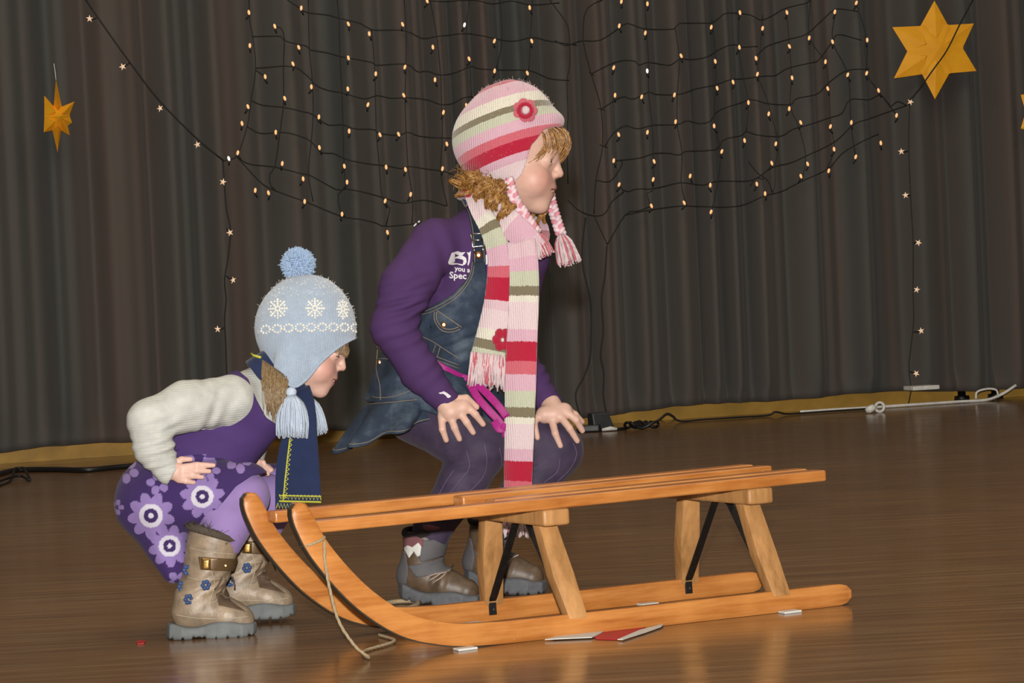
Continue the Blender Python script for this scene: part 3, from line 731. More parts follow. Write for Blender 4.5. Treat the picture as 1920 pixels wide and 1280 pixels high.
# ================================================================== people
def attr_mat(name, rough=0.6, bstr=0.25, bscale=500, sss=0.0, sheen=0.0, spec=0.4, bdist=.0005):
    mt, nt, b = newmat(name); a = N(nt, 'ShaderNodeAttribute', attribute_name='Col')
    v = objvec(nt); f = noise(nt, 60, 3, v)
    c = mixcol(nt, 0.12, a.outputs['Color'], ramp(nt, f, [(0.3, (.25, .2, .18, 1)), (0.7, (1, .95, .9, 1))]))
    n = c.node; n.blend_type = 'MULTIPLY'
    link(nt, c, b.inputs['Base Color']); b.inputs['Roughness'].default_value = rough
    b.inputs['Specular IOR Level'].default_value = spec
    if sss:
        b.inputs['Subsurface Weight'].default_value = sss; b.inputs['Subsurface Radius'].default_value = (1, .35, .2); b.inputs['Subsurface Scale'].default_value = .006
    if sheen: b.inputs['Sheen Weight'].default_value = sheen
    if bstr: bump(nt, b, noise(nt, bscale, 2, v), bstr, bdist)
    return mt
mt_skin = attr_mat('fair child skin', 0.5, 0.12, 900, sss=0.12)
def knit(name, stops=None, attr='t', col=None, rib=0.0, axis=(1, 0, 0), sc=230.0):
    """knitted wool: colour from a ramp over a point attribute, small V-stitch relief"""
    mt, nt, b = newmat(name); v = objvec(nt)
    if stops:
        a = N(nt, 'ShaderNodeAttribute', attribute_name=attr)
        ad_ = N(nt, 'ShaderNodeMath', operation='MULTIPLY_ADD'); link(nt, noise(nt, 420, 1, v), ad_.inputs[0]); ad_.inputs[1].default_value = .012
        link(nt, a.outputs['Fac'], ad_.inputs[2]); c = ramp(nt, ad_.outputs[0], stops, 'CONSTANT')
    else:
        c = ramp(nt, noise(nt, 60, 3, v), [(.3, tuple(x*.9 for x in col[:3])+(1,)), (.7, col)])
    c2 = mixcol(nt, .35, c, ramp(nt, noise(nt, 700, 3, v), [(.3, (.55, .55, .55, 1)), (.6, (1, 1, 1, 1))])); c2.node.blend_type = 'MULTIPLY'
    link(nt, c2, b.inputs['Base Color']); b.inputs['Roughness'].default_value = 0.95; b.inputs['Sheen Weight'].default_value = .35
    b.inputs['Specular IOR Level'].default_value = .1
    w = N(nt, 'ShaderNodeTexWave', wave_type='BANDS'); w.inputs['Scale'].default_value = sc/6.283*2; w.inputs['Distortion'].default_value = 1.2; w.inputs['Detail'].default_value = 1
    mp = N(nt, 'ShaderNodeMapping'); mp.inputs['Rotation'].default_value = (0, 0, 0); link(nt, v, mp.inputs['Vector']); link(nt, mp.outputs[0], w.inputs['Vector'])
    p = bump(nt, b, w.outputs['Fac'], .5, .0018)
    bump(nt, b, noise(nt, 600, 3, v), .5, .0012, p)
    return mt
PINK = C3(236, 190, 206); PALE = C3(246, 222, 224); CREAM = C3(246, 240, 222); OLIVE = C3(140, 130, 104); PGRN = C3(214, 216, 190)
CORAL = C3(224, 112, 126); RED = C3(198, 36, 66); LPINK = C3(240, 206, 214)

class Head:
    def __init__(s, c, pitch, yaw, sc):
        a, b2 = math.radians(pitch), math.radians(yaw)
        fw = np.array([math.cos(a), math.sin(a), 0]); up = np.array([math.sin(a), -math.cos(a), 0]); lf = np.array([0, 0, 1.0])
        fw2 = fw*math.cos(b2)-lf*math.sin(b2); lf2 = lf*math.cos(b2)+fw*math.sin(b2)
        s.M = np.stack([fw2, lf2, up], 1).astype(np.float32); s.c = np.array(c, np.float32); s.sc = sc
    def loc(s, P): return ((P-s.c)@s.M)/s.sc
    def img(s, p): return s.c+(s.M@np.asarray(p, float))*s.sc
    def sdf(s, lid=4.0):
        core = su(16, ell((-8, 0, 22), (91, 72, 80)), ell((28, 0, -40), (50, 50, 56)), rc((-18, 0, -55), (-34, 0, -140), 40, 40))
        face = su(15, ell((50, 30, -42), (29, 27, 28)), ell((50, -30, -42), (29, 27, 28)), ell((70, 0, -52), (16, 25, 20)), ell((61, 0, -82), (18, 20, 16)), ell((74, 0, 6), (12, 30, 20)))
        nose = su(5, rc((78, 0, 4), (89.5, 0, -24), 4.5, 7.8), ell((84, 7.5, -28), (6.5, 5.5, 5)), ell((84, -7.5, -28), (6.5, 5.5, 5)))
        lips = su(2.5, ell((82, 0, -49), (6, 16, 4.4)), ell((77.5, 0, -61), (6, 13.5, 4.8)))
        sock = su(1, ell((91, 31, -4), (13, 13, 9)), ell((91, -31, -4), (13, 13, 9)))
        lids = su(1, ell((67, 29, -5), (13.6, 13.6, 13.2)), ell((67, -29, -5), (13.6, 13.6, 13.2)))
        def slit(q):
            u = (np.abs(q[:, 1])-29)/9.5
            return np.maximum(np.maximum(np.abs(q[:, 2]+6)-lid*(1-u*u), np.abs(u)*9.5-9.5), np.maximum(70-q[:, 0], q[:, 0]-86))
        mouth = ell((86, 0, -55.2), (17, 20, 2.2))
        def f(P):
            q = s.loc(P)
            d = smin(core(q), face(q), 16); d = -smin(-d, sock(q), 9); d = smin(d, nose(q), 6); d = smin(d, lips(q), 3)
            d = smin(d, lids(q), 3); d = np.maximum(d, -slit(q)); d = -smin(-d, mouth(q), 1.5)
            return d*s.sc
        return f
    def col(s, P, base):
        q = s.loc(P); n = len(q); c = np.tile(np.array(base[:3]), (n, 1))
        ch = np.exp(-(((q[:, 0]-62)/26)**2+((np.abs(q[:, 1])-38)/24)**2+((q[:, 2]+40)/22)**2))[:, None]
        c = c*(1-ch*.55)+ch*.55*np.array(C3(226, 140, 128)[:3])
        lp = (np.exp(-((q[:, 1]/13)**4+((q[:, 2]+56)/9.5)**4))*(q[:, 0] > 68))[:, None]*.75
        c = c*(1-lp)+lp*np.array(C3(204, 116, 112)[:3])
        ns = np.exp(-(((q[:, 0]-100)/12)**2+(q[:, 1]/12)**2+((q[:, 2]+30)/10)**2))[:, None]
        return c*(1-ns*.25)+ns*.25*np.array(C3(228, 150, 138)[:3])
def finger(pts, r=7.0):
    """base, knuckle, tip -> tapered chain"""
    b0, k, t = [np.array(p, float) for p in pts]
    return su(2.5, rc(b0, k, r*1.12, r), rc(k, t, r, r*.80))
def eyes(pr, hd, iris, parent):
    for sg in (-1, 1):
        V, F = ico((0, 0, 0), 12.0, 3); q = V+np.array([67.2, 29*sg, -5])
        look = np.array([math.cos(-.25), 0, math.sin(-.25)]); cosang = (V/12.0)@look
        col = np.where((cosang > .955)[:, None], np.array([[.01, .01, .012]]), np.where((cosang > .80)[:, None], np.array([iris]), np.array([[.5, .48, .46]])))
        P = hd.c+(q@hd.M.T.astype(float))*hd.sc
        pr.put('eye', P, F, mt_eye, parent, attrs={'Col': col})
mt_eye = attr_mat('glossy eye', 0.08, 0)
def strands(paths, r0, r1, k=5, n=10):
    mb = MB()
    for p in paths:
        P = spline(p, n); mb.add(*tube(P, np.linspace(r0, r1, n), k))
    return mb
def blob_tassel(top, end, w, cnt, r, spread=1.0, taper=1.0):
    """bundle of yarn: from a point fanning to an end disc"""
    top = np.array(top, float); end = np.array(end, float); ax = end-top; L = np.linalg.norm(ax); ax /= L
    a1 = np.cross(ax, [0, 0, 1.0]); a1 /= np.linalg.norm(a1); a2 = np.cross(ax, a1); out = []
    for i in range(cnt):
        a = rng.uniform(0, 6.283); q = math.sqrt(rng.uniform(0, 1)); d = (a1*math.cos(a)+a2*math.sin(a))*q
        l = L*rng.uniform(.9, 1.06)
        out.append([top+d*w*.18, top+ax*l*.25+d*w*.75, top+ax*l*.6+d*w*.98, top+ax*l+d*w*spread+rng.normal(0, 1.0, 3)])
    return out
def braid(path, r, turns):
    P = spline(path, 60); T, A, B = frames(P); mbs = []
    # flatten: A in the image plane
    for k in range(3):
        t = np.linspace(0, turns*2*np.pi, 60)+k*2.094
        mbs.append(tube(P+A*(r*1.0*np.cos(t))[:, None]+B*(r*.6*np.sin(2*t))[:, None], r*.75, 7))
    return mbs

# ------------------------------------------------------------------ the taller girl
GF = Frame(880, 640, 5.85)
girl = thing('person', 'girl in purple shirt, denim dungaree dress and striped pink hat crouching behind the sled', 'person', (GF.W([(830, 1128, 0)])[0][0], 5.84, 0))
G = Person(GF, girl)
GH = Head((957, 289, -5), 7, 10, 1.075)
SKIN = C3(240, 196, 176)
near_arm = [(814, 464, -78, 47), (764, 540, -112, 47), (741, 615, -128, 40), (790, 695, -134, 35), (838, 750, -138, 25)]
far_arm = [(984, 486, 45, 44), (972, 570, 75, 38), (962, 650, 95, 34), (997, 712, 74, 31), (1034, 762, 52, 25)]
near_leg = [(780, 775, -30, 56), (850, 808, -75, 54), (898, 838, -95, 52), (868, 900, -88, 44), (812, 985, -72, 34), (800, 1040, -66, 30)]
far_leg = [(830, 775, 60, 60), (960, 812, 66, 56), (1043, 846, 60, 51), (990, 920, 52, 44), (925, 985, 38, 34), (915, 1030, 34, 30)]
def thin(ch, d): return [(x, y, z, max(6, r-d)) for x, y, z, r in ch]
torso = su(30, rc((905, 462, -15), (868, 585, -15), 74, 74), rc((868, 585, -15), (800, 720, 5), 74, 80), rc((824, 456, -62), (985, 478, 35), 44, 44), rc((928, 395, -5), (918, 440, -10), 44, 56))
def hand(*fs): return su(4, *fs)
g_hand1 = hand(rc((832, 745, -140), (846, 768, -147), 21, 19), rc((846, 768, -147), (868, 760, -146), 17, 15),
               finger([(829, 775, -147), (831, 800, -156), (838, 820, -150)], 6.6), finger([(845, 774, -150), (853, 797, -158), (862, 818, -152)], 6.7),
               finger([(862, 768, -150), (875, 787, -157), (887, 806, -151)], 6.7), finger([(874, 757, -147), (891, 773, -153), (905, 791, -147)], 6.7),
               finger([(856, 746, -140), (874, 744, -142), (893, 760, -138)], 7.6))
g_hand2 = hand(rc((1034, 760, 45), (1040, 778, 24), 21, 19), rc((1022, 778, 22), (1058, 772, 28), 17, 17),
               finger([(1016, 776, 20), (1001, 792, 8), (1008, 821, 8)], 6.7), finger([(1036, 790, 14), (1041, 812, 0), (1051, 836, 3)], 6.7),
               finger([(1052, 782, 14), (1068, 803, 4), (1083, 827, 12)], 6.7), finger([(1062, 772, 20), (1081, 788, 16), (1093, 808, 28)], 7.0), finger([(1060, 766, 32), (1080, 778, 36), (1094, 792, 50)], 6.2))
gh = GH.sdf(2.8)
g_under = su(10, limb(thin(near_arm, 9)), limb(thin(far_arm, 9)), limb(thin(near_leg, 8)), limb(thin(far_leg, 8)), grow(torso, -9), rc((800, 1030, -66), (830, 1096, -80), 22, 10), rc((915, 1020, 34), (952, 1078, 14), 22, 10))
def g_body(P): return smin(smin(smin(gh(P), g_under(P), 6), g_hand1(P), 5), g_hand2(P), 5)
body = G.sdf('body', 'body', g_body, (660, 150, -230), (1130, 1130, 190), 2.6, mt_skin, attrs={'Col': lambda V: GH.col(V, SKIN)})
eyes(G, GH, (.06, .10, .14), body)

mt_purple = fabric('purple jersey', C3(82, 54, 102), .9, 1500, .15, .07, sheen=0)
shirt_f = disp(su(16, limb(near_arm, 14), limb(far_arm, 14), torso),
               fold((760, 600, -130), (.35, 1, 0), 24, 4.0, (50, 55, 70)), fold((765, 560, -140), (.2, 1, 0), 17, 1.5, (50, 70, 70)), fold((800, 690, -140), (.6, .8, 0), 30, 1.6, (60, 60, 60)), fold((820, 500, -100), (1, -.5, 0), 46, 2.4, (60, 70, 70)), fold((1015, 700, 60), (.4, 1, 0), 24, 2.0, (40, 60, 60)))
neck_cut = rc((935, 330, -5), (928, 385, -8), 52, 50)
cuffs = inter(lambda P: (P[:, 0]-846)*.60+(P[:, 1]-757)*.80-2+0*P[:, 2]-200*(P[:, 0] > 930), lambda P: np.full(len(P), -1.0))
def cuff1(P): return np.where((P[:, 2] < -60) & (P[:, 1] > 650), (P[:, 0]-838)*.58+(P[:, 1]-752)*.81-4, -50)
def cuff2(P): return np.where((P[:, 2] > -20) & (P[:, 0] > 960) & (P[:, 1] > 650), (P[:, 0]-1034)*.45+(P[:, 1]-762)*.85-(P[:, 2]-50)*.15-3, -50)
shirt = G.sdf('shirt', 'shirt', inter(shirt_f, cuff1, cuff2, lambda P: -neck_cut(P), lambda P: P[:, 1]-735-200*(P[:, 2] < -100)-200*(P[:, 0] > 980)), (660, 330, -230), (1100, 800, 170), 2.6, mt_purple)
shirt['label'] = 'purple long sleeved shirt with white lettering'

# denim
mt_denim, nt, b = newmat('dark blue denim'); v = objvec(nt)
c = ramp(nt, noise(nt, 11, 5, v, .6), [(.32, C3(36, 46, 60)), (.52, C3(58, 72, 90)), (.72, C3(112, 126, 138))])
c2 = mixcol(nt, .5, c, ramp(nt, noise(nt, 900, 2, v), [(.35, (.5, .5, .55, 1)), (.65, (1, 1, 1, 1))])); c2.node.blend_type = 'MULTIPLY'
link(nt, c2, b.inputs['Base Color']); b.inputs['Roughness'].default_value = .85; b.inputs['Specular IOR Level'].default_value = .2
bump(nt, b, noise(nt, 1100, 2, v), .35, .0006)
mt_thread = simple('tan seam thread', C3(150, 132, 108), .8)
mt_brass = simple('copper button', C3(214, 150, 92), .28, metallic=.9, bstr=0)
mt_silver = simple('silver buckle', C3(205, 200, 195), .22, metallic=1, bstr=0)
dress = None
pelvis = su(34, torso, rc((800, 700, 0), (768, 775, 5), 84, 84), rc((790, 760, -30), (838, 785, -62), 74, 62), rc((810, 760, 50), (900, 790, 62), 72, 62))
bib_poly = [(889, 480), (884, 500), (877, 522), (851, 552), (806, 577), (765, 583), (700, 600), (700, 645), (720, 690), (780, 720), (860, 730), (1040, 730), (1040, 600), (1012, 560), (1000, 520), (992, 470), (968, 470), (962, 512), (950, 528), (925, 530), (912, 520), (909, 480)]
bib = G.sdf('bib', 'dungaree_bib', inter(disp(grow(torso, 5), fold((850, 640, -80), (.3, 1, 0), 26, 2.2, (70, 40, 80)), fold((800, 610, -80), (.9, .5, 0), 40, 2, (50, 40, 80))), poly(bib_poly), lambda P: -grow(torso, -1)(P)), (680, 440, -200), (1060, 745, 140), 2.6, mt_denim)
bib['label'] = 'dark denim bib with tan seams and a button pocket'
skirt = G.sdf('skirt', 'skirt', inter(disp(grow(pelvis, 6), fold((740, 740, -60), (.5, 1, 0), 34, 2.5, (60, 50, 90))), poly([(660, 640), (705, 638), (780, 668), (862, 706), (1000, 716), (1000, 760), (900, 800), (800, 768), (690, 752), (660, 740)]), lambda P: -grow(pelvis, -2)(P)), (650, 620, -190), (1010, 815, 170), 2.8, mt_denim)
skirt['label'] = 'dark denim yoke of the skirt'
# flounce: flared ring hanging from the yoke
nth, nrow = 120, 14; V = []
for j in range(nrow):
    t = j/(nrow-1)
    cx, cy = 772-34*t, 748+62*t; rx, rz = 84+20*t, 112+30*t
    for i in range(nth):
        a = 2*math.pi*i/nth; rip = t*(14*math.sin(8*a+.6)+5*math.sin(13*a+1))
        x = cx+(rx+rip)*math.cos(a); z = 2+(rz+rip)*math.sin(a)
        V.append((x, cy-(x-cx)*(.10+.24*t)+t*(4*math.sin(9*a+1.2)), z))
F = [(j*nth+i, j*nth+(i+1) % nth, (j+1)*nth+(i+1) % nth, (j+1)*nth+i) for j in range(nrow-1) for i in range(nth)]
fl = G.put('flounce', V, F, mt_denim, skirt); md = fl.modifiers.new('cloth', 'SOLIDIFY'); md.thickness = .003; md.offset = 0
V = np.array(V)
mb = MB()
for row, r in ((nrow-2, .7), (0, .7)):
    ring = V[row*nth:(row+1)*nth]; cc_ = ring.mean(0); ring = cc_+(ring-cc_)*1.018; mb.add(*tube(np.vstack([ring, ring[:1]]), r, 5, cap=False))
G.put('hem_seam', mb.V(), mb.f, mt_thread, fl)
# straps
def strap(cl, w, keys, name='strap', th=2.6, parent=None):
    P = G.line(keys, cl, 26, th+1.0); T = np.gradient(P, axis=0); T /= np.linalg.norm(T, axis=1)[:, None]
    Wd = np.cross(T, [0, 0, 1.0]); Wd /= np.linalg.norm(Wd, axis=1)[:, None]; Nn = np.cross(T, Wd)
    # tilt the width to lie on the cloth
    L_ = []; 
    for p, wv in zip(P, Wd):
        a = G.hit(keys, *(p+wv*w)[:2], th+1, p[2]); b_ = G.hit(keys, *(p-wv*w)[:2], th+1, p[2])
        a = p[2]+max(-8, min(8, a-p[2])); b_ = p[2]+max(-8, min(8, b_-p[2])); L_.append(np.array([wv[0]*w, wv[1]*w, (a-b_)/2]))
    V, F, uv = ribbon(P, np.array(L_), np.tile([0, 0, th], (len(P), 1)))
    o = G.put(name, V, F, mt_denim, parent or bib)
    mb = MB()
    for s in (-.78, .78): mb.add(*tube(P+np.array(L_)*s-np.array([0, 0, th+.2]), .65, 5))
    G.put('strap_seam', mb.V(), mb.f, mt_thread, o); return o
s1 = strap([(874, 371), (888, 400), (896, 440), (899, 495)], 11.5, 'shirt'); s2 = strap([(985, 400), (990, 440), (982, 490)], 11, 'shirt')
def disc(c, r, th, keys, pr, k=18):
    x, y = c; z = pr.hit(keys, x, y, 0)
    P = np.array([(x, y, z+1), (x, y, z-th*.6), (x, y, z-th), (x, y, z-th*1.02)]); an = np.linspace(0, 6.2832, k, endpoint=False)
    V = []
    for p, rr_ in zip(P, (r, r, r*.8, r*.3)): V += [(p[0]+rr_*math.cos(a), p[1]+rr_*math.sin(a), p[2]) for a in an]
    F = [(j*k+i, j*k+(i+1) % k, (j+1)*k+(i+1) % k, (j+1)*k+i) for j in range(3) for i in range(k)]+[tuple(3*k+i for i in range(k))]
    return V, F
G.put('strap_button', *disc((897, 481), 7, 8, ['shirt', 'bib'], G), mt_brass, s1)
zb = G.hit('shirt', 895, 455, 8)
mb = MB()
for pts in ([(883, 443, zb), (907, 440, zb), (909, 464, zb), (886, 466, zb), (883, 443, zb)], [(884, 455, zb), (908, 452, zb)], [(888, 466, zb), (890, 478, zb+1)], [(906, 464, zb), (904, 477, zb+1)]):
    mb.add(*tube(np.array(pts, float), 1.7, 6))
G.put('buckle', mb.V(), mb.f, mt_silver, s1)
G.put('pocket_button', *disc((833, 609), 6, 4, 'bib', G), mt_brass, bib)
G.put('pocket_button', *disc((713, 679), 4.5, 4, ['skirt', 'bib'], G), mt_brass, skirt)
pk = G.patch('bib', [(819, 580), (866, 614), (864, 617), (850, 623), (834, 623), (822, 614), (814, 598), (815, 586)], 2.2, .4, 6); fp = G.put('pocket_flap', *pk, mt_denim, bib)
mb = MB()
for pts in ([(818, 581), (866, 614)], [(816, 585), (815, 598), (823, 614), (835, 622), (850, 622), (863, 617)], [(820, 585), (819, 598), (826, 610), (836, 617), (850, 617), (860, 613)]):
    mb.add(*G.stitch('bib', pts, .85, off=3.6))
G.put('flap_seam', mb.V(), mb.f, mt_thread, fp)
mb = MB()
for pts in ([(886, 493), (879, 523), (852, 556), (806, 581), (776, 585)], [(889, 500), (882, 526), (855, 560), (808, 586), (776, 590)], [(786, 628), (812, 640), (835, 655), (862, 672)], [(805, 662), (830, 672), (862, 684)], [(812, 672), (840, 682), (862, 690)], [(818, 646), (812, 662)], [(826, 650), (821, 668)]):
    mb.add(*G.stitch('bib', pts, .65))
G.put('bib_seam', mb.V(), mb.f, mt_thread, bib)
mb = MB()
for pts in ([(706, 650), (735, 660), (760, 672)], [(705, 675), (712, 672), (735, 674), (758, 690)], [(708, 655), (706, 690), (714, 720), (716, 748)], [(697, 742), (716, 744), (745, 740), (772, 730)]):
    mb.add(*G.stitch('skirt', pts, .65))
G.put('skirt_seam', mb.V(), mb.f, mt_thread, skirt)
# white lettering, pressed on the shirt
mt_print = simple('white shirt print', C3(236, 232, 236), .7, var=.05)
def lettering(pr, keys, lines, mat, parent, name='lettering', th=.5, shear=0.0):
    mb = MB()
    for txt, x0, y0, size, slope, wd_ in lines:
        cu = bpy.data.curves.new('t', 'FONT'); cu.body = txt; cu.size = 1; cu.offset = .022; cu.resolution_u = 2
        ob = bpy.data.objects.new('t', cu); COL.objects.link(ob); dg = bpy.context.evaluated_depsgraph_get()
        me = bpy.data.meshes.new_from_object(ob.evaluated_get(dg)); bpy.data.objects.remove(ob); bpy.data.curves.remove(cu)
        bm = bmesh.new(); bm.from_mesh(me); bpy.data.meshes.remove(me); bmesh.ops.triangulate(bm, faces=bm.faces)
        Vt = np.array([tuple(q.co) for q in bm.verts]); Ft = [tuple(q.index for q in f.verts) for f in bm.faces]; bm.free()
        X = x0+Vt[:, 0]*size*wd_; Y = y0-Vt[:, 1]*size+(X-x0)*slope
        mb.add(np.array([(x, y, pr.hit(keys, x, y, 1.2)) for x, y in zip(X, Y)]), [f for f in Ft])
    o = pr.put(name, mb.V(), mb.f, mat, parent, smooth=False); md = o.modifiers.new('ink', 'SOLIDIFY'); md.thickness = .0006; md.offset = 0; return o
for ln in (('you a', 853, 509, 13, .14, 1.0), ('Spec', 843, 523, 17, .06, 1.0)): lettering(G, 'shirt', [ln], mt_print, shirt)
mb = MB()
for sc_, ox, oy, pts in ((18.29, 830, 460, [(200, 640), (320, 320), (430, 300), (430, 600), (360, 640), (520, 660), (680, 690), (770, 690), (680, 735), (500, 685), (350, 715), (230, 700)]),
                         (18.29, 830, 460, [(320, 320), (520, 250), (640, 290), (780, 280), (680, 390), (580, 400), (430, 340)]),
                         (18.29, 830, 460, [(430, 460), (580, 395), (690, 400), (800, 470), (830, 600), (770, 700), (690, 690), (720, 580), (690, 530), (510, 490), (440, 500)]),
                         (18.29, 830, 460, [(830, 275), (900, 300), (970, 240), (930, 600), (880, 740), (850, 690), (880, 560), (885, 400)]),
                         (18.29, 830, 460, [(1420, 420), (1540, 320), (1590, 340), (1560, 500), (1520, 680), (1430, 730), (1470, 640), (1420, 560)])):
    mb.add(*G.patch('shirt', [(ox+x/sc_, oy+y/sc_) for x, y in pts], .6, .2, 5))
G.put('lettering', mb.V(), mb.f, mt_print, shirt, smooth=False)['kind'] = 'stuff'
G.put('cuff_print', *G.patch('shirt', [(815+x/32, 715+y/32) for x, y in ((290, 590), (480, 540), (600, 490), (780, 600), (1020, 780), (950, 860), (820, 890), (700, 740), (560, 640), (380, 650))], .6, .2, 5), mt_print, shirt, smooth=False)
mb = MB()
for p in (((776, 424), (781, 419)), ((784, 417), (787, 414)), ((1008, 487), (1018, 481)), ((1003, 503), (1008, 499))): mb.add(*G.stitch('shirt', p, 1.6, 4))
G.put('print_flecks', mb.V(), mb.f, mt_print, shirt)['kind'] = 'stuff'
# magenta ribbon belt
mt_mag = fabric('magenta glitter ribbon', C3(176, 34, 132), .4, 1400, .5, .35, nscale=500)
def band_on(keys, cl, w, th, n=24, off=1.5, face=(0, 0, 1.0), default=-70.):
    P = G.line(keys, cl, n, th+off, default); T = np.gradient(P, axis=0); T /= np.linalg.norm(T, axis=1)[:, None]
    Wd = np.cross(T, face); Wd /= np.linalg.norm(Wd, axis=1)[:, None]; return ribbon(P, Wd*w, np.cross(T, Wd)*th)
mb = MB(); V, F, _ = band_on(['bib', 'skirt'], [(812, 678), (835, 690), (862, 704), (890, 712)], 6, 1.5); belt = G.put('ribbon_belt', V, F, mt_mag, girl); belt['label'] = 'magenta glitter ribbon belt with loose ends'
for cl in ([(880, 716, -120), (895, 742, -132), (915, 765, -140), (938, 790, -142), (944, 806, -142)], [(888, 712, -120), (915, 738, -140), (935, 760, -150), (948, 778, -150)], [(925, 785, -144), (935, 800, -150), (946, 796, -146), (947, 815, -144)]):
    P = spline(cl, 20); T = np.gradient(P, axis=0); T /= np.linalg.norm(T, axis=1)[:, None]; Wd = np.cross(T, [.2, .1, 1.]); Wd /= np.linalg.norm(Wd, axis=1)[:, None]
    V, F, _ = ribbon(P, Wd*7, np.cross(T, Wd)*1.2); G.put('ribbon_end', V, F, mt_mag, belt)

# tights
mt_tights, nt, b = newmat('dark violet ribbed tights'); v = objvec(nt)
c = ramp(nt, noise(nt, 30, 4, v), [(.3, C3(60, 49, 72)), (.7, C3(82, 68, 92))]); link(nt, c, b.inputs['Base Color']); b.inputs['Roughness'].default_value = .7
b.inputs['Sheen Weight'].default_value = .06; b.inputs['Specular IOR Level'].default_value = .25; bump(nt, b, noise(nt, 1200, 2, v), .2, .0004)
kneef = (fold((850, 868, -110), (.2, 1, 0), 11, 1.6, (26, 20, 60)), fold((990, 872, 10), (.3, 1, 0), 11, 1.4, (26, 20, 60)))
tights = G.sdf('tights', 'tights', inter(disp(su(10, limb(near_leg, 12), limb(far_leg, 12)), *kneef), lambda P: P[:, 1]-1030), (690, 690, -190), (1120, 1040, 150), 2.6, mt_tights)
mt_rib = simple('lighter tights rib', C3(112, 92, 128), .7)
mb = MB()
for pts in ([(907, 826), (912, 858), (905, 888), (880, 915), (850, 945)], [(875, 840), (880, 870), (862, 895), (838, 925)], [(935, 835), (940, 862), (930, 890), (905, 915)], [(852, 875), (835, 900), (820, 930)], [(1075, 830), (1082, 852), (1070, 880), (1045, 905)], [(1050, 860), (1045, 885), (1020, 905)]):
    G.put('rib_line', *G.stitch('tights', pts, .7, off=.1), mt_rib, tights)

# shoes
mt_leather = simple('scuffed brown leather', C3(98, 78, 58), .5, var=.3, nscale=60, bscale=250)
mt_sole = simple('grey rubber sole', C3(92, 94, 98), .7, var=.18, nscale=90)
mt_greystrap = simple('grey nubuck strap', C3(98, 96, 98), .75, var=.1)
mt_darkfur = simple('dark fleece lining', C3(48, 38, 38), .95, bstr=.8, bscale=300)
mt_rosy = simple('dusty rose fleece', C3(132, 84, 88), .95, bstr=.6, bscale=300)
mt_laceg = simple('pale lace', C3(176, 156, 140), .8)
def sole_sdf(outline, y0, y1, slope_fn, rnd=7, tread=True):
    pf = None
    O_ = np.array(outline, np.float32)            # outline in (x, d)
    base = poly([(p[0], p[1]) for p in outline])
    def f(P):
        q = np.stack([P[:, 0], P[:, 2]], 1); d2 = base(np.c_[q, q[:, :1]])
        yy = P[:, 1]-slope_fn(P[:, 0], P[:, 2]); u = (P[:, 0]-O_[:, 0].min())/(np.ptp(O_[:, 0]))
        yt = y0+5*np.sin(u*9.5-1.2)-4*np.clip(u-.6, 0, 1); yb = y1-5*np.exp(-((u-.36)/.05)**2); dy = np.maximum(yt-yy, yy-yb)
        if tread: dy = np.maximum(dy, (4.0*(np.sin(P[:, 0]/3.2) > .8)+yy-yb))
        a = np.maximum(d2+rnd, dy+rnd); return np.minimum(a, 0)+np.sqrt(np.maximum(d2+rnd, 0)**2+np.maximum(dy+rnd, 0)**2)-rnd
    return f
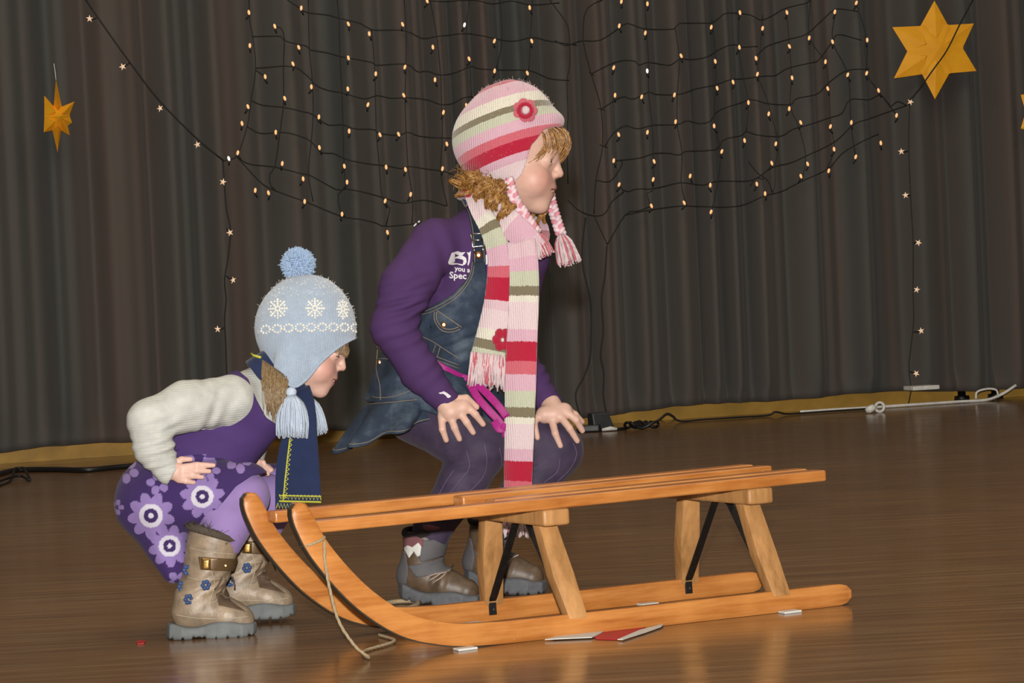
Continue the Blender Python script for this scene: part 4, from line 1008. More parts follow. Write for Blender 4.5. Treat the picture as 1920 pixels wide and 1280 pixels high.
def girl_shoe(dx, dy, dz, tagx):
    o3 = np.array([dx, dy, dz])
    def T(p): return tuple(np.array(p[:3])+o3)
    up = su(14, rc(T((798, 1010, -66)), T((790, 1060, -66)), 40, 36), rc(T((778, 1075, -62)), T((840, 1092, -84)), 32, 29), rc(T((840, 1092, -84)), T((874, 1100, -95)), 29, 24))
    bot = lambda P: (P[:, 1]-dy)-(1100+(P[:, 0]-dx-750)*.17+2)
    opening = rc(T((798, 960, -66)), T((800, 1000, -66)), 33, 31)
    shoe = G.sdf('shoe'+tagx, 'shoe', inter(disp(up, fold(T((830, 1075, -90)), (1, .3, 0), 16, 1.2, (22, 22, 40))), bot, lambda P: 992+dy-P[:, 1], lambda P: -opening(P)), T((735, 975, -125)), T((912, 1130, 0)), 2.2, mt_leather)
    outl = [(748+dx, -66+dz), (756+dx, -92+dz), (785+dx, -106+dz), (825+dx, -120+dz), (866+dx, -130+dz), (895+dx, -120+dz), (904+dx, -98+dz), (894+dx, -76+dz), (860+dx, -60+dz), (815+dx, -44+dz), (775+dx, -32+dz), (753+dx, -42+dz)]
    so = G.sdf('sole'+tagx, 'shoe_sole', sole_sdf(outl, -2, 26, lambda x, z: dy+1088+np.clip((x-dx-745)*.19, 0, 17)-np.clip(x-dx-880, 0, 40)*.15-.02*(z-dz+80)), T((735, 1070, -145)), T((918, 1135, 0)), 2.2, mt_sole, shoe)
    hc = G.sdf('heel'+tagx, 'heel_counter', inter(grow(up, 1.6), poly([(dx+x, dy+y) for x, y in ((745, 1025), (762, 1028), (768, 1060), (764, 1088), (740, 1088))]), bot), T((735, 1010, -125)), T((790, 1100, 0)), 2.2, mt_greystrap, shoe)
    K = 'shoe'+tagx
    st = G.sdf('strap'+tagx, 'velcro_strap', inter(grow(up, 3.2), poly([(dx+x, dy+y) for x, y in ((766, 1053), (790, 1048), (850, 1033), (853, 1058), (800, 1072), (782, 1074))])), T((750, 1015, -125)), T((866, 1085, -20)), 2.2, mt_greystrap, shoe)
    st2 = G.sdf('strapb'+tagx, 'ankle_strap', inter(grow(up, 2.6), poly([(dx+x, dy+y) for x, y in ((782, 1006), (848, 1003), (850, 1032), (790, 1046), (784, 1030))])), T((750, 985, -125)), T((866, 1055, -10)), 2.2, mt_greystrap, shoe)
    rim = [(798+38*math.cos(a), 994+5*math.sin(a*2), -66+38*math.sin(a)) for a in np.linspace(0, 6.2832, 26)]
    V, F = tube(np.array(rim)+o3, 6, 8, cap=False); G.put('fleece_rim', V, F, mt_darkfur, shoe)
    mb = MB()
    for pts in ([(798, 1074), (815, 1068), (836, 1064), (850, 1058)], [(805, 1080), (822, 1070), (832, 1062)], [(812, 1084), (830, 1072), (840, 1062)]):
        mb.add(*G.stitch(K, [(dx+x, dy+y) for x, y in pts], 1.5, off=1.6))
    G.put('lace', mb.V(), mb.f, mt_laceg, shoe)
    return shoe
sh1 = girl_shoe(0, 0, 0, 'a'); sh2 = girl_shoe(122, -18, 96, 'b')
# rolled rosy cuff and the white bow on the near shoe
P = np.array([(808+38*math.cos(a), 986+4*math.sin(a), -70+36*math.sin(a)) for a in np.linspace(-1.9, 1.6, 16)]); V, F = tube(P, np.linspace(6, 11, 16), 8); G.put('rolled_cuff', V, F, mt_rosy, sh1)
V, F = G.patch(['shoea', 'strapba'], [(757, 1022), (766, 1015), (775, 1018), (786, 1009), (792, 1016), (790, 1032), (784, 1036), (778, 1026), (769, 1038), (764, 1030)], 3, 6, 6); G.put('white_bow', V, F, mt_paperwhite, sh1)
V, F = G.patch(['shoea', 'strapba'], [(754, 1006), (778, 996), (796, 1004), (795, 1016), (776, 1018), (758, 1020)], 3, 3.5, 6); G.put('rose_patch', V, F, mt_rosy, sh1)

# hat
hat_out = ell((958, 262, -4), (95, 112, 90)); 
hat_poly = [(820, 100), (1100, 100), (1100, 212), (1060, 236), (1048, 240), (1030, 243), (1019, 247), (1005, 266), (995, 277), (989, 295), (984, 314), (976, 332), (964, 344), (945, 350), (914, 340), (887, 327), (840, 318)]
brim = rc((1000, 225, -4), (1040, 226, -4), 40, 14)
hat_f = inter(su(12, hat_out, grow(gh, 7), ell((1022, 226, -4), (36, 20, 56))), poly(hat_poly), lambda P: -np.minimum(ell((958, 266, -4), (87, 106, 82))(P), gh(P)-.8))
hax = np.array([.30, .94, -.14]); hax /= np.linalg.norm(hax)           # downwards along the hat
def hat_t(V): return np.clip((((V-np.array([940, 148, -20]))@hax)/215), 0, 1)
hb = [(0, RED), (16, PINK), (46, CREAM), (68, OLIVE), (80, PGRN), (98, PINK), (118, CORAL), (134, RED), (156, PINK), (170, PALE)]
mt_hat = knit('striped knitted hat wool', [(x/215, c) for x, c in hb])
hat = G.sdf('hat', 'knitted_hat', disp(hat_f, fold((940, 180, -60), (1, .1, .4), 40, 1.6, (60, 50, 90))), (845, 135, -110), (1075, 365, 105), 2.2, mt_hat, attrs={'t': hat_t})
hat['label'] = 'striped pink, red and olive knitted hat with ear flaps'
mt_coral = knit('coral crochet wool', col=CORAL); mt_redw = knit('red crochet wool', col=RED); mt_palew = knit('pale pink wool', col=PALE); mt_pinkw = knit('pink wool', col=PINK)
zf = G.hit('hat', 983, 214, 3); mb = MB()
for k in range(7):
    a = k*6.2832/7; mb.add(*ico((983+14*math.cos(a), 214+14*math.sin(a), zf-2), (10, 10, 5), 2))
fw_ = G.put('hat_flower', mb.V(), mb.f, mt_coral, hat)
V, F = tube(np.array([(983+12*math.cos(a), 214+12*math.sin(a), zf-6) for a in np.linspace(0, 6.2832, 24)]), 4.5, 8, cap=False); G.put('flower_ring', V, F, mt_redw, fw_)
G.put('flower_centre', *ico((984, 213, zf-7), (7.5, 8, 4), 2), mt_palew, fw_)
fz = []
for i in range(900):
    a, bb = rng.uniform(0, 6.2832), rng.uniform(-1, .75); d = np.array([math.cos(a)*math.sqrt(1-bb*bb), bb, math.sin(a)*math.sqrt(1-bb*bb)])
    p = np.array([958, 262, -4])+d*np.array([95, 112, 90])
    if poly(hat_poly)(np.array([p], np.float32))[0] < -4 and p[0] < 1045: fz.append([p-d*1, p+d*1.2+rng.normal(0, .7, 3), p+d*rng.uniform(1.5, 4.5)+rng.normal(0, 1.2, 3)])
mb = strands(fz, .45, .25, 3, 4); G.put('wool_fuzz', mb.V(), mb.f, mt_palew, hat)['kind'] = 'stuff'
# braids and tassels
mt_braid = simple('pale pink braid wool', C3(244, 214, 220), .95, bstr=.4); mt_coralb = simple('rose braid wool', C3(228, 150, 164), .95, bstr=.4)
def braid_tassel(path, tip, name, w, extra=None):
    zz = path
    qs = braid(path, 6.5, len(path)*1.0)
    o = G.put('braid', *qs[0], mt_braid, hat); G.put('braid_strand', *qs[1], mt_braid, hat); G.put('braid_strand', *qs[2], mt_coralb, hat)
    st_ = blob_tassel(path[-1], tip, w, 90, 1.3, 1.15)
    a_ = strands(st_[:60], 1.5, 1.2, 5, 7); G.put('tassel', a_.V(), a_.f, mt_palew, o)
    a_ = strands(st_[60:], 1.5, 1.2, 5, 7); G.put('tassel_red_yarn', a_.V(), a_.f, mt_coral, o)
    return o
braid_tassel([(952, 342, -92), (962, 375, -98), (978, 402, -104), (995, 428, -108), (1003, 440, -108)], (1020, 482, -104), 'n', 17)
braid_tassel([(1030, 350, 50), (1035, 380, 35), (1044, 412, 20), (1052, 438, 12)], (1068, 494, 8), 'f', 20)

# hair
mt_hair, nt, b = newmat('golden blond hair'); v = objvec(nt)
c = ramp(nt, noise(nt, 160, 3, v), [(.3, C3(112, 72, 32)), (.55, C3(178, 126, 62)), (.75, C3(216, 170, 100))]); link(nt, c, b.inputs['Base Color']); b.inputs['Roughness'].default_value = .38
def curl(p0, p1, rad, turns, ph, n=40):
    p0, p1 = np.array(p0, float), np.array(p1, float); t = np.linspace(0, 1, n)[:, None]; P = p0+(p1-p0)*t; P[:, 1] += 0
    ax = (p1-p0)/np.linalg.norm(p1-p0); a1 = np.cross(ax, [0, 0, 1.]); a1 /= np.linalg.norm(a1); a2 = np.cross(ax, a1); th = ph+turns*6.2832*t
    rr_ = rad*np.minimum(1, t*4+.2); return P+a1*rr_*np.cos(th)+a2*rr_*np.sin(th)
mb = MB()
locks = [((895, 325, -70), (862, 352, -60), 12, 1.2), ((890, 330, -60), (850, 360, -40), 13, 1.2), ((900, 335, -80), (915, 385, -95), 13, 1.6), ((915, 340, -88), (925, 400, -104), 13, 1.8), ((930, 345, -90), (950, 425, -112), 14, 2.0), ((905, 338, -84), (940, 415, -108), 14, 1.7), ((940, 348, -88), (962, 420, -110), 11, 1.8), ((892, 328, -70), (880, 365, -74), 12, 1.1), ((900, 330, -40), (868, 362, -10), 12, 1.3), ((1000, 370, 50), (1018, 418, 30), 10, 1.5), ((1005, 365, 55), (1030, 412, 35), 10, 1.4), ((985, 375, 45), (1008, 425, 20), 9, 1.4), ((886, 332, -78), (868, 372, -72), 9, 1.0), ((896, 334, -86), (900, 388, -96), 10, 1.3), ((912, 340, -92), (938, 396, -108), 10, 1.2), ((926, 345, -94), (962, 436, -118), 9, 1.7), ((880, 330, -66), (846, 350, -58), 8, 1.0)]
hair = None
for li, (p0, p1, rad, tn) in enumerate(locks):
    mb = MB(); ph = rng.uniform(0, 6.28)
    for k in range(34):
        j = rng.normal(0, 3.4, 3); mb.add(*tube(curl(np.array(p0)+j, np.array(p1)+j*.35, rad*rng.uniform(.75, 1.1), tn, ph+rng.normal(0, .16)), np.r_[np.linspace(1.3, 1.3, 28), np.linspace(1.2, .3, 12)], 4))
    o = G.put('hair' if li == 0 else 'hair_lock', mb.V(), mb.f, mt_hair, hair or girl); hair = hair or o
mb = MB()
for i in range(40):
    p = np.array([rng.uniform(850, 905), rng.uniform(318, 340), rng.uniform(-80, 0)]); mb.add(*tube(spline([p, p+rng.normal(0, 8, 3), p+rng.normal(0, 14, 3)+np.array([-6, 4, 0])], 8), .35, 3))
G.put('stray_hairs', mb.V(), mb.f, mt_hair, hair)['kind'] = 'stuff'; hair['label'] = 'curly golden blond hair below the hat'
mb = MB()
for i in range(420):
    s = rng.uniform(-1, 1); dz = s*62-6; x0 = 1052-abs(s)**1.7*48+rng.normal(0, 3); y0 = 238+abs(s)*6
    ln = rng.uniform(.95, 1.18); fr_ = 1-abs(s)**2*.45
    P = [(x0-26, y0-6, dz*.95), (x0-2+6*fr_, y0+6, dz), (x0+10*fr_+3, y0+28*ln, dz+rng.normal(0, 2)), (x0+4*fr_-4*abs(s), y0+48*ln, dz+rng.normal(0, 3)), (x0-8-14*abs(s), y0+60*ln, dz+rng.normal(0, 3))]
    mb.add(*tube(spline(P, 12), np.linspace(1.9, .6, 12), 4))
G.put('fringe', mb.V(), mb.f, mt_hair, girl)

# scarf
def scarf_mat(name, stops): 
    return knit(name, stops, 't')
def scarf(cl, hw, th, stops, L, name='scarf', parent=None, nrm=None, n=70):
    P = spline([c[:3] for c in cl], n); Hw = spline([(c[3], 0, 0) for c in cl], n)[:, 0]; T = np.gradient(P, axis=0); T /= np.linalg.norm(T, axis=1)[:, None]
    Wd = np.cross(T, nrm if nrm is not None else [0.25, 0, 1.0]); Wd /= np.linalg.norm(Wd, axis=1)[:, None]
    Nn = np.cross(T, Wd); V, F, uv = ribbon(P, Wd*Hw[:, None], Nn*th); t = np.repeat(np.linspace(0, 1, n), 14)
    cu_ = np.tile([-1, -.9, -.45, 0, .45, .9, 1, 1, .9, .45, 0, -.45, -.9, -1], n)
    V = V+np.repeat(Nn, 14, axis=0)*(3.2*np.sin(cu_*4.2+np.repeat(np.linspace(0, 3, n), 14)))[:, None]
    return G.put(name, V, F, scarf_mat(name+' wool stripes', stops), parent or girl, attrs={'t': t}), P
def ys(y0, y1, seq): return [((y-y0)/(y1-y0), c) for y, c in seq]
longs, P1 = scarf([(975, 455, -118, 26), (980, 500, -128, 28), (980, 560, -132, 29), (976, 640, -140, 28.5), (973, 720, -150, 27.5), (971, 800, -152, 26.5), (969, 880, -150, 27), (968, 965, -140, 27)], 0, 4.0,
    ys(455, 965, [(455, LPINK), (490, PINK), (515, PGRN), (543, OLIVE), (560, CREAM), (572, PALE), (621, PINK), (643, RED), (680, CORAL), (703, PINK), (733, PGRN), (763, OLIVE), (780, CREAM), (793, PALE), (838, PINK), (861, RED), (897, CORAL), (915, PINK), (940, PGRN)]), 0)
longs['label'] = 'long end of the pink, red, cream and olive striped scarf'
shorts_, P2 = scarf([(884, 362, -62, 14), (898, 395, -90, 22), (921, 438, -108, 27), (936, 490, -108, 30), (934, 560, -110, 32), (924, 620, -112, 33), (914, 668, -114, 33)], 0, 4.0,
    ys(362, 680, [(362, RED), (374, PALE), (425, CREAM), (441, OLIVE), (456, PGRN), (486, PINK), (520, CORAL), (540, RED), (580, LPINK), (596, PALE), (632, CREAM), (651, OLIVE), (668, PGRN)]), 0, 'scarf_end', longs)
loop2, P4 = scarf([(1012, 440, 20, 20), (1006, 462, -30, 22), (996, 478, -80, 22), (990, 484, -100, 20), (984, 490, -112, 16)], 0, 4.5, ys(0, 1, [(0, RED), (.45, CORAL), (.6, PINK)]), 0, 'scarf_loop', longs, [0, -.6, .8])
back, P5 = scarf([(1012, 440, 20, 20), (1000, 412, 42, 22), (955, 395, 58, 24), (905, 380, 45, 24), (872, 368, -5, 20), (884, 362, -62, 14)], 0, 4.5, ys(0, 1, [(0, PINK), (.4, PALE), (.8, RED)]), 0, 'scarf_loop', longs, [0, -1, .05])
front, P6 = scarf([(930, 398, -92, 22), (955, 425, -112, 26), (985, 450, -118, 26), (1004, 470, -112, 20)], 0, 6, ys(0, 1, [(0, PALE), (.4, PINK), (.8, LPINK)]), 0, 'scarf_loop', longs)
def fringe(x0, x1, y, z, ln, n, parent, sl=0.0):
    st_ = []
    for i in range(n):
        x = x0+(x1-x0)*rng.uniform(0, 1); l = ln*rng.uniform(.75, 1.1); sx = rng.normal(0, 4)
        st_.append([(x, y+(x-x0)*sl-3, z), (x+sx*.3-2, y+(x-x0)*sl+l*.4, z-6), (x+sx-3, y+(x-x0)*sl+l, z-1+rng.normal(0, 4))])
    a_ = strands(st_[::2]+st_[1::4], 2.1, 1.5, 5, 7); o = G.put('fringe_yarn', a_.V(), a_.f, mt_palew, parent)
    a_ = strands(st_[3::4], 2.1, 1.5, 5, 7); G.put('fringe_red_yarn', a_.V(), a_.f, mt_coral, o)
fringe(884, 945, 662, -123, 58, 90, shorts_, .12); fringe(943, 994, 964, -140, 32, 60, longs)
mb = MB()
for k in range(6):
    a = k*6.2832/6; mb.add(*ico((941+11*math.cos(a), 637+13*math.sin(a), -122), (9, 10, 5), 2))
G.put('scarf_flower', mb.V(), mb.f, mt_redw, shorts_)

# ------------------------------------------------------------------ the smaller child
KF = Frame(430, 900, 5.50)
kid = thing('person', 'small child in light blue bobble hat squatting at the front end of the sled', 'person', (KF.W([(420, 1190, 0)])[0][0], 5.50, 0))
K = Person(KF, kid)
KH = Head((570, 640, 0), 19, 8, .93)
kn_arm = [(432, 752, -62, 46), (350, 764, -98, 45), (284, 792, -118, 39), (292, 840, -128, 35), (318, 884, -132, 24)]
kf_arm = [(505, 765, 62, 42), (470, 815, 110, 38), (462, 850, 112, 32), (476, 876, 88, 22)]
kn_leg = [(320, 945, -45, 58), (410, 932, -85, 54), (456, 930, -104, 46), (425, 985, -100, 42), (398, 1060, -95, 34), (390, 1110, -95, 30)]
kf_leg = [(330, 945, 50, 58), (460, 935, 78, 50), (525, 932, 90, 43), (492, 985, 98, 37), (470, 1040, 102, 30), (462, 1085, 104, 27)]
k_torso = su(26, rc((468, 768, 0), (390, 850, 0), 66, 72), rc((390, 850, 0), (305, 930, 0), 72, 76), rc((435, 752, -50), (492, 760, 48), 44, 42), rc((500, 715, 0), (480, 745, 0), 40, 50))
k_hand1 = su(2.5, su(5, rc((316, 882, -134), (332, 886, -137), 17, 14), rc((336, 879, -138), (338, 894, -136), 11, 10)), finger([(340, 877, -140), (371, 872, -146), (401, 873, -141)], 5.6), finger([(344, 885, -141), (370, 882.5, -147), (394, 884, -142)], 5.6), finger([(343, 893, -139), (362, 892, -145), (381, 894.5, -141)], 5.5), finger([(338, 900, -136), (351, 902, -141), (366, 904, -138)], 5.0), finger([(326, 870, -132), (343, 862, -135), (360, 862, -133)], 5.8))
k_hand2 = hand(rc((474, 874, 84), (484, 880, 66), 16, 15), finger([(486, 878, 58), (498, 875, 44), (509, 881, 40)], 6.2), finger([(484, 882, 56), (494, 882, 40), (502, 888, 36)], 6.4), finger([(488, 880, 66), (502, 876, 56), (512, 882, 54)], 6.2), finger([(490, 880, 72), (502, 877, 66), (511, 882, 66)], 5.6), finger([(478, 872, 62), (486, 866, 48), (494, 866, 42)], 6.2))
kh = KH.sdf(2.2)
k_under = su(10, limb(thin(kn_arm, 9)), limb(thin(kf_arm, 9)), limb(thin(kn_leg, 8)), limb(thin(kf_leg, 8)), grow(k_torso, -9), rc((388, 1100, -95), (415, 1150, -100), 18, 10), rc((462, 1075, 104), (490, 1122, 100), 18, 10))
def k_body(P): return smin(smin(smin(kh(P), k_under(P), 6), k_hand1(P), 5), k_hand2(P), 5)
kbody = K.sdf('body', 'body', k_body, (235, 530, -190), (680, 1190, 180), 2.6, mt_skin, attrs={'Col': lambda V: KH.col(V, C3(242, 198, 180))})
eyes(K, KH, (.16, .2, .25), kbody)
mt_lash = simple('brown lashes', C3(92, 64, 44), .7)
mb = MB()
for sg in (-1, 1):
    mb.add(*tube(np.array([KH.img((67+13.4*math.cos(a)*.98+.6, sg*(29+12*math.sin(a)), -7.5-1.5*abs(math.sin(a)))) for a in np.linspace(-1.0, 1.0, 12)]), .9, 4))
K.put('eyelashes', mb.V(), mb.f, mt_lash, kbody)
# pale ribbed sweater
mt_sweater, nt, b = newmat('pale grey ribbed knit'); v = objvec(nt)
c = ramp(nt, noise(nt, 40, 4, v), [(.3, C3(196, 197, 190)), (.7, C3(220, 221, 214))]); link(nt, c, b.inputs['Base Color']); b.inputs['Roughness'].default_value = .95; b.inputs['Specular IOR Level'].default_value = .1
w = N(nt, 'ShaderNodeTexWave', wave_type='BANDS'); w.inputs['Scale'].default_value = 75; w.inputs['Distortion'].default_value = .8; w.inputs['Detail'].default_value = 1
link(nt, objvec(nt, (.25, .5, 1), (0, .15, 0)), w.inputs['Vector']); w.bands_direction = 'Z'
p = bump(nt, b, w.outputs['Fac'], .3, .0012); bump(nt, b, noise(nt, 700, 2, v), .4, .0008, p)
def kc1(P): return np.where((P[:, 2] < -70) & (P[:, 1] > 820) & (P[:, 0] < 400), (P[:, 0]-322)*.75+(P[:, 1]-890)*.45-5, -50)
def kc2(P): return np.where((P[:, 2] > 40) & (P[:, 1] > 830), (P[:, 0]-476)*.5+(P[:, 1]-872)*.6-(P[:, 2]-84)*.5, -50)
sw_f = disp(su(14, limb(kn_arm, 14), limb(kf_arm, 14), k_torso), fold((300, 830, -130), (.3, 1, 0), 22, 3.0, (50, 50, 60)), fold((390, 770, -100), (1, .25, 0), 34, 2.2, (60, 50, 60)), fold((310, 860, -140), (.2, 1, 0), 15, 1.8, (40, 30, 50)))
sweater = K.sdf('sweater', 'sweater', inter(sw_f, kc1, kc2, lambda P: -rc((530, 680, 0), (512, 705, 0), 40, 42)(P), lambda P: np.where(P[:, 2] < -60, -50, P[:, 1]-870)), (225, 640, -190), (570, 935, 170), 2.5, mt_sweater)
sweater['label'] = 'pale grey ribbed knit sweater'
# dress: plain purple bodice and flowered skirt in one dress
mt_bod = fabric('purple corduroy', C3(84, 60, 118), .9, 1200, .3, .08, sheen=0)
bod_poly = [(405, 700), (440, 690), (464, 712), (480, 752), (498, 784), (524, 800), (516, 840), (500, 880), (420, 905), (300, 885), (300, 820), (385, 806), (432, 789), (449, 762), (440, 730), (425, 712)]
bodice = K.sdf('bodice', 'dress_bodice', inter(grow(k_torso, 6), poly(bod_poly), lambda P: -grow(k_torso, -1)(P)), (290, 670, -110), (545, 915, 110), 2.4, mt_bod)
bodice['label'] = 'plain purple dress bodice'
DP, LP_, LPD = C3(70, 50, 106), C3(156, 132, 194), C3(226, 222, 236)
flowers = [(287, 965, 44, .2, 1), (381, 930, 41, .5, 1), (321, 1021, 40, .1, 1), (374, 858, 34, .4, 0), (240, 882, 24, .3, 0), (447, 864, 24, .1, 0), (222, 950, 15, 0, 0), (336, 1088, 22, .3, 0), (300, 905, 22, .7, 0), (394, 880, 20, .2, 0), (512, 905, 32, .2, 1), (264, 838, 22, .1, 0)]
def dress_col(V):
    c = np.tile(np.array(DP[:3]), (len(V), 1))
    for fx, fy, R_, ph_, ctr in flowers:
        dx, dy = V[:, 0]-fx, V[:, 1]-fy; r_ = np.hypot(dx, dy); ok = V[:, 2] < 0 if fx < 480 else V[:, 2] > -60
        npet = 9 if ctr else 5
        for k in range(npet):
            a = ph_+k*2*math.pi/npet; ux, uy = math.cos(a), math.sin(a); al = dx*ux+dy*uy; ac = -dx*uy+dy*ux
            e_ = ((al-R_*.62)/(R_*.38))**2+(ac/(R_*(.235 if ctr else .32)))**2 < 1
            c[e_ & ok] = LP_[:3]
        if ctr:
            for q, cc_ in ((.56, LP_), (.50, LPD), (.30, DP), (.11, LPD)): c[(r_ < R_*q) & ok] = cc_[:3]
    return c
mt_dress = attr_mat('purple flowered corduroy', .9, .3, 1000, sheen=.05, spec=.15)
k_sk = su(22, rc((300, 935, 0), (385, 860, 0), 78, 78), rc((315, 935, -45), (456, 922, -102), 66, 53), rc((320, 935, 50), (525, 922, 86), 64, 50), rc((285, 950, -25), (330, 1065, -50), 58, 22), rc((285, 950, 25), (340, 1055, 40), 55, 22))
sk_poly = [(190, 830), (330, 822), (380, 845), (440, 868), (500, 866), (575, 860), (575, 905), (500, 886), (472, 891), (442, 911), (414, 946), (388, 985), (366, 1030), (340, 1098), (190, 1110)]
skirtk = K.sdf('kskirt', 'dress_skirt', inter(disp(grow(k_sk, 4), fold((340, 850, -90), (.2, 1, 0), 20, 2.4, (70, 30, 70)), fold((300, 1000, -60), (1, -.6, 0), 60, 3.0, (60, 60, 90))), poly(sk_poly), lambda P: -grow(k_sk, -1.5)(P)), (200, 800, -190), (590, 1110, 160), 2.0, mt_dress, attrs={'Col': dress_col})
skirtk['label'] = 'dark purple skirt printed with lilac flowers'
mt_lil = fabric('lilac tights', C3(158, 132, 190), .8, 1500, .15, .06, sheen=.08)
ktights = K.sdf('ktights', 'tights', inter(su(10, limb(kn_leg, 12), limb(kf_leg, 12)), lambda P: P[:, 1]-1035), (260, 870, -170), (590, 1080, 150), 2.5, mt_lil)
# boots
mt_gold = simple('bronze shiny boot leather', C3(158, 138, 114), .5, var=.3, nscale=45, metallic=.05, bscale=120, bstr=.7, bdist=.0012)
mt_goldstrap = simple('brown bronze strap', C3(112, 88, 58), .4, metallic=.25)
mt_goldbuckle = simple('gold buckle', C3(206, 164, 96), .25, metallic=.9, bstr=0)
mt_fur = simple('grey brown boot fur', C3(86, 74, 62), .95, bstr=.9, bscale=260, bdist=.003)
mt_blueemb = simple('blue embroidery', C3(54, 82, 132), .7)
mt_brownlace = simple('brown lace', C3(92, 70, 50), .8)
mt_ksole = simple('grey boot sole', C3(112, 116, 116), .75, var=.2)
def kid_boot(dx, dy, dz, tg):
    o3 = np.array([dx, dy, dz])
    def T(p): return tuple(np.array(p[:3])+o3)
    up = su(14, rc(T((402, 1012, -97)), T((382, 1095, -95)), 49, 41), rc(T((366, 1120, -94)), T((362, 1140, -94)), 38, 38), rc(T((375, 1135, -96)), T((430, 1150, -104)), 36, 31), rc(T((430, 1150, -104)), T((452, 1155, -108)), 31, 25))
    slope = lambda x: 1166-(x-dx-320)*.03
    bot = lambda P: (P[:, 1]-dy)-slope(P[:, 0])-4
    topc = lambda P: (1000+dy+(P[:, 0]-dx-402)*.30)-P[:, 1]
    cav = rc(T((405, 960, -97)), T((398, 1030, -97)), 42, 40)
    bt_ = K.sdf('boot'+tg, 'boot', inter(disp(up, fold(T((415, 1095, -120)), (.5, 1, 0), 18, 2.2, (30, 26, 50)), fold(T((350, 1090, -120)), (.2, 1, 0), 20, 1.6, (24, 30, 50))), bot, topc, lambda P: -cav(P)), T((308, 955, -155)), T((492, 1185, -35)), 2.2, mt_gold)
    outl = [(dx+x, dz+z) for x, z in ((316, -92), (322, -122), (345, -135), (385, -132), (420, -140), (455, -142), (476, -128), (482, -108), (474, -86), (445, -72), (400, -66), (360, -54), (328, -62))]
    K.sdf('bsole'+tg, 'boot_sole', sole_sdf(outl, -4, 24, lambda x, z: dy+slope(x)+2+np.clip((x-dx-450), 0, 40)*-.18-.015*(z-dz+95)), T((306, 1140, -160)), T((494, 1205, -35)), 2.2, mt_ksole, bt_)
    mb = MB(); mid = np.array([(403+47*math.cos(a), 1000+47*.30*math.cos(a)-2, -97+45*math.sin(a)) for a in np.linspace(0, 6.2832, 40)])+o3
    mb.add(*tube(mid, 8, 8, cap=False))
    for i in range(420):
        q = mid[rng.integers(0, 40)]+rng.normal(0, 3, 3); mb.add(*tube(np.array([q, q+rng.normal(0, 3, 3)+np.array([0, -4, 0]), q+rng.normal(0, 6, 3)+np.array([0, -5, 0])]), [.9, .7, .3], 3))
    fu = K.put('fur_collar', mb.V(), mb.f, mt_fur, bt_); fu['kind'] = 'stuff'
    st_ = K.sdf('bstrap'+tg, 'boot_strap', inter(grow(up, 4), poly([(dx+x, dy+y) for x, y in ((374, 1039), (440, 1044), (470, 1036), (470, 1062), (440, 1067), (378, 1063))])), T((350, 1020, -160)), T((480, 1080, -40)), 2.2, mt_goldstrap, bt_)
    V, F = K.patch('bstrap'+tg, [(dx+x, dy+y) for x, y in ((379, 1042), (397, 1043), (397, 1063), (380, 1062))], 2.5, .3, 6); K.put('buckle', V, F, mt_goldbuckle, st_)
    V, F = disc((dx+424, dy+1056), 3.5, 3, 'bstrap'+tg, K); K.put('stud', V, F, mt_goldbuckle, st_)
    for i, (x, y) in enumerate(((354, 1064), (345, 1094), (357, 1117), (388, 1091))):
        mb = MB()
        for k in range(6):
            a = k*1.047+i; z = K.hit('boot'+tg, dx+x, dy+y, 1.2)
            if z == -1.2: continue
            mb.add(*ico((dx+x+5.5*math.cos(a), dy+y+6.5*math.sin(a), z), (4.6, 4.6, 1.8), 1))
        if mb.n: K.put('embroidered_flower', mb.V(), mb.f, mt_blueemb, bt_)
    lc = MB()
    for pts in ([(417, 1078), (412, 1090), (404, 1100)], [(424, 1082), (420, 1096), (412, 1110)], [(432, 1075), (440, 1090), (441, 1104)]):
        lc.add(*K.stitch('boot'+tg, [(dx+x, dy+y) for x, y in pts], 1.6, off=1.5))
    K.put('lace', lc.V(), lc.f, mt_brownlace, bt_)
    V, F = K.patch('boot'+tg, [(dx+x, dy+y) for x, y in ((406, 1108), (424, 1098), (434, 1120), (462, 1140), (440, 1134), (412, 1128))], 1.5, .3, 6); K.put('toe_patch', V, F, mt_brownlace, bt_)
    sm_ = MB()
    for pts in ([(352, 1022), (390, 1030), (448, 1036)], [(350, 1076), (385, 1082), (425, 1078)], [(338, 1112), (372, 1122), (404, 1122), (412, 1108)], [(330, 1145), (380, 1152), (430, 1152), (470, 1148)], [(398, 1066), (404, 1090), (396, 1120), (388, 1150)]):
        sm_.add(*K.stitch('boot'+tg, [(dx+x, dy+y) for x, y in pts], .7, off=.5))
    K.put('seam', sm_.V(), sm_.f, mt_tanseam, bt_)['kind'] = 'stuff'
    return bt_
mt_tanseam = simple('pale boot seam', C3(196, 182, 156), .7)
kid_boot(0, 0, 0, 'a'); kid_boot(76, -25, 200, 'b')
# bobble hat
khat_poly = [(440, 460), (700, 460), (700, 630), (667, 634), (650, 640), (630, 655), (600, 681), (577, 709), (560, 724), (546, 728), (526, 713), (502, 692), (487, 670), (470, 650), (440, 640)]
kcore = su(14, ell((573, 613, 0), (93, 101, 84)), grow(kh, 8), ell((545, 690, -58), (34, 46, 22)), ell((545, 690, 58), (34, 46, 22)))
mt_khat = knit('light blue knitted wool', col=C3(188, 206, 226), sc=330)
khat = K.sdf('khat', 'knitted_hat', inter(kcore, poly(khat_poly), lambda P: -np.minimum(ell((573, 617, 0), (86, 96, 77))(P), kh(P)-.8)), (465, 500, -105), (685, 740, 105), 2.2, mt_khat)
khat['label'] = 'light blue bobble hat with white snowflake pattern'
P = K.line('khat', [(487, 670), (502, 691), (526, 711), (546, 726), (560, 722), (577, 707), (600, 679), (630, 653), (655, 637), (666, 632)], 40, 1.5, default=0)
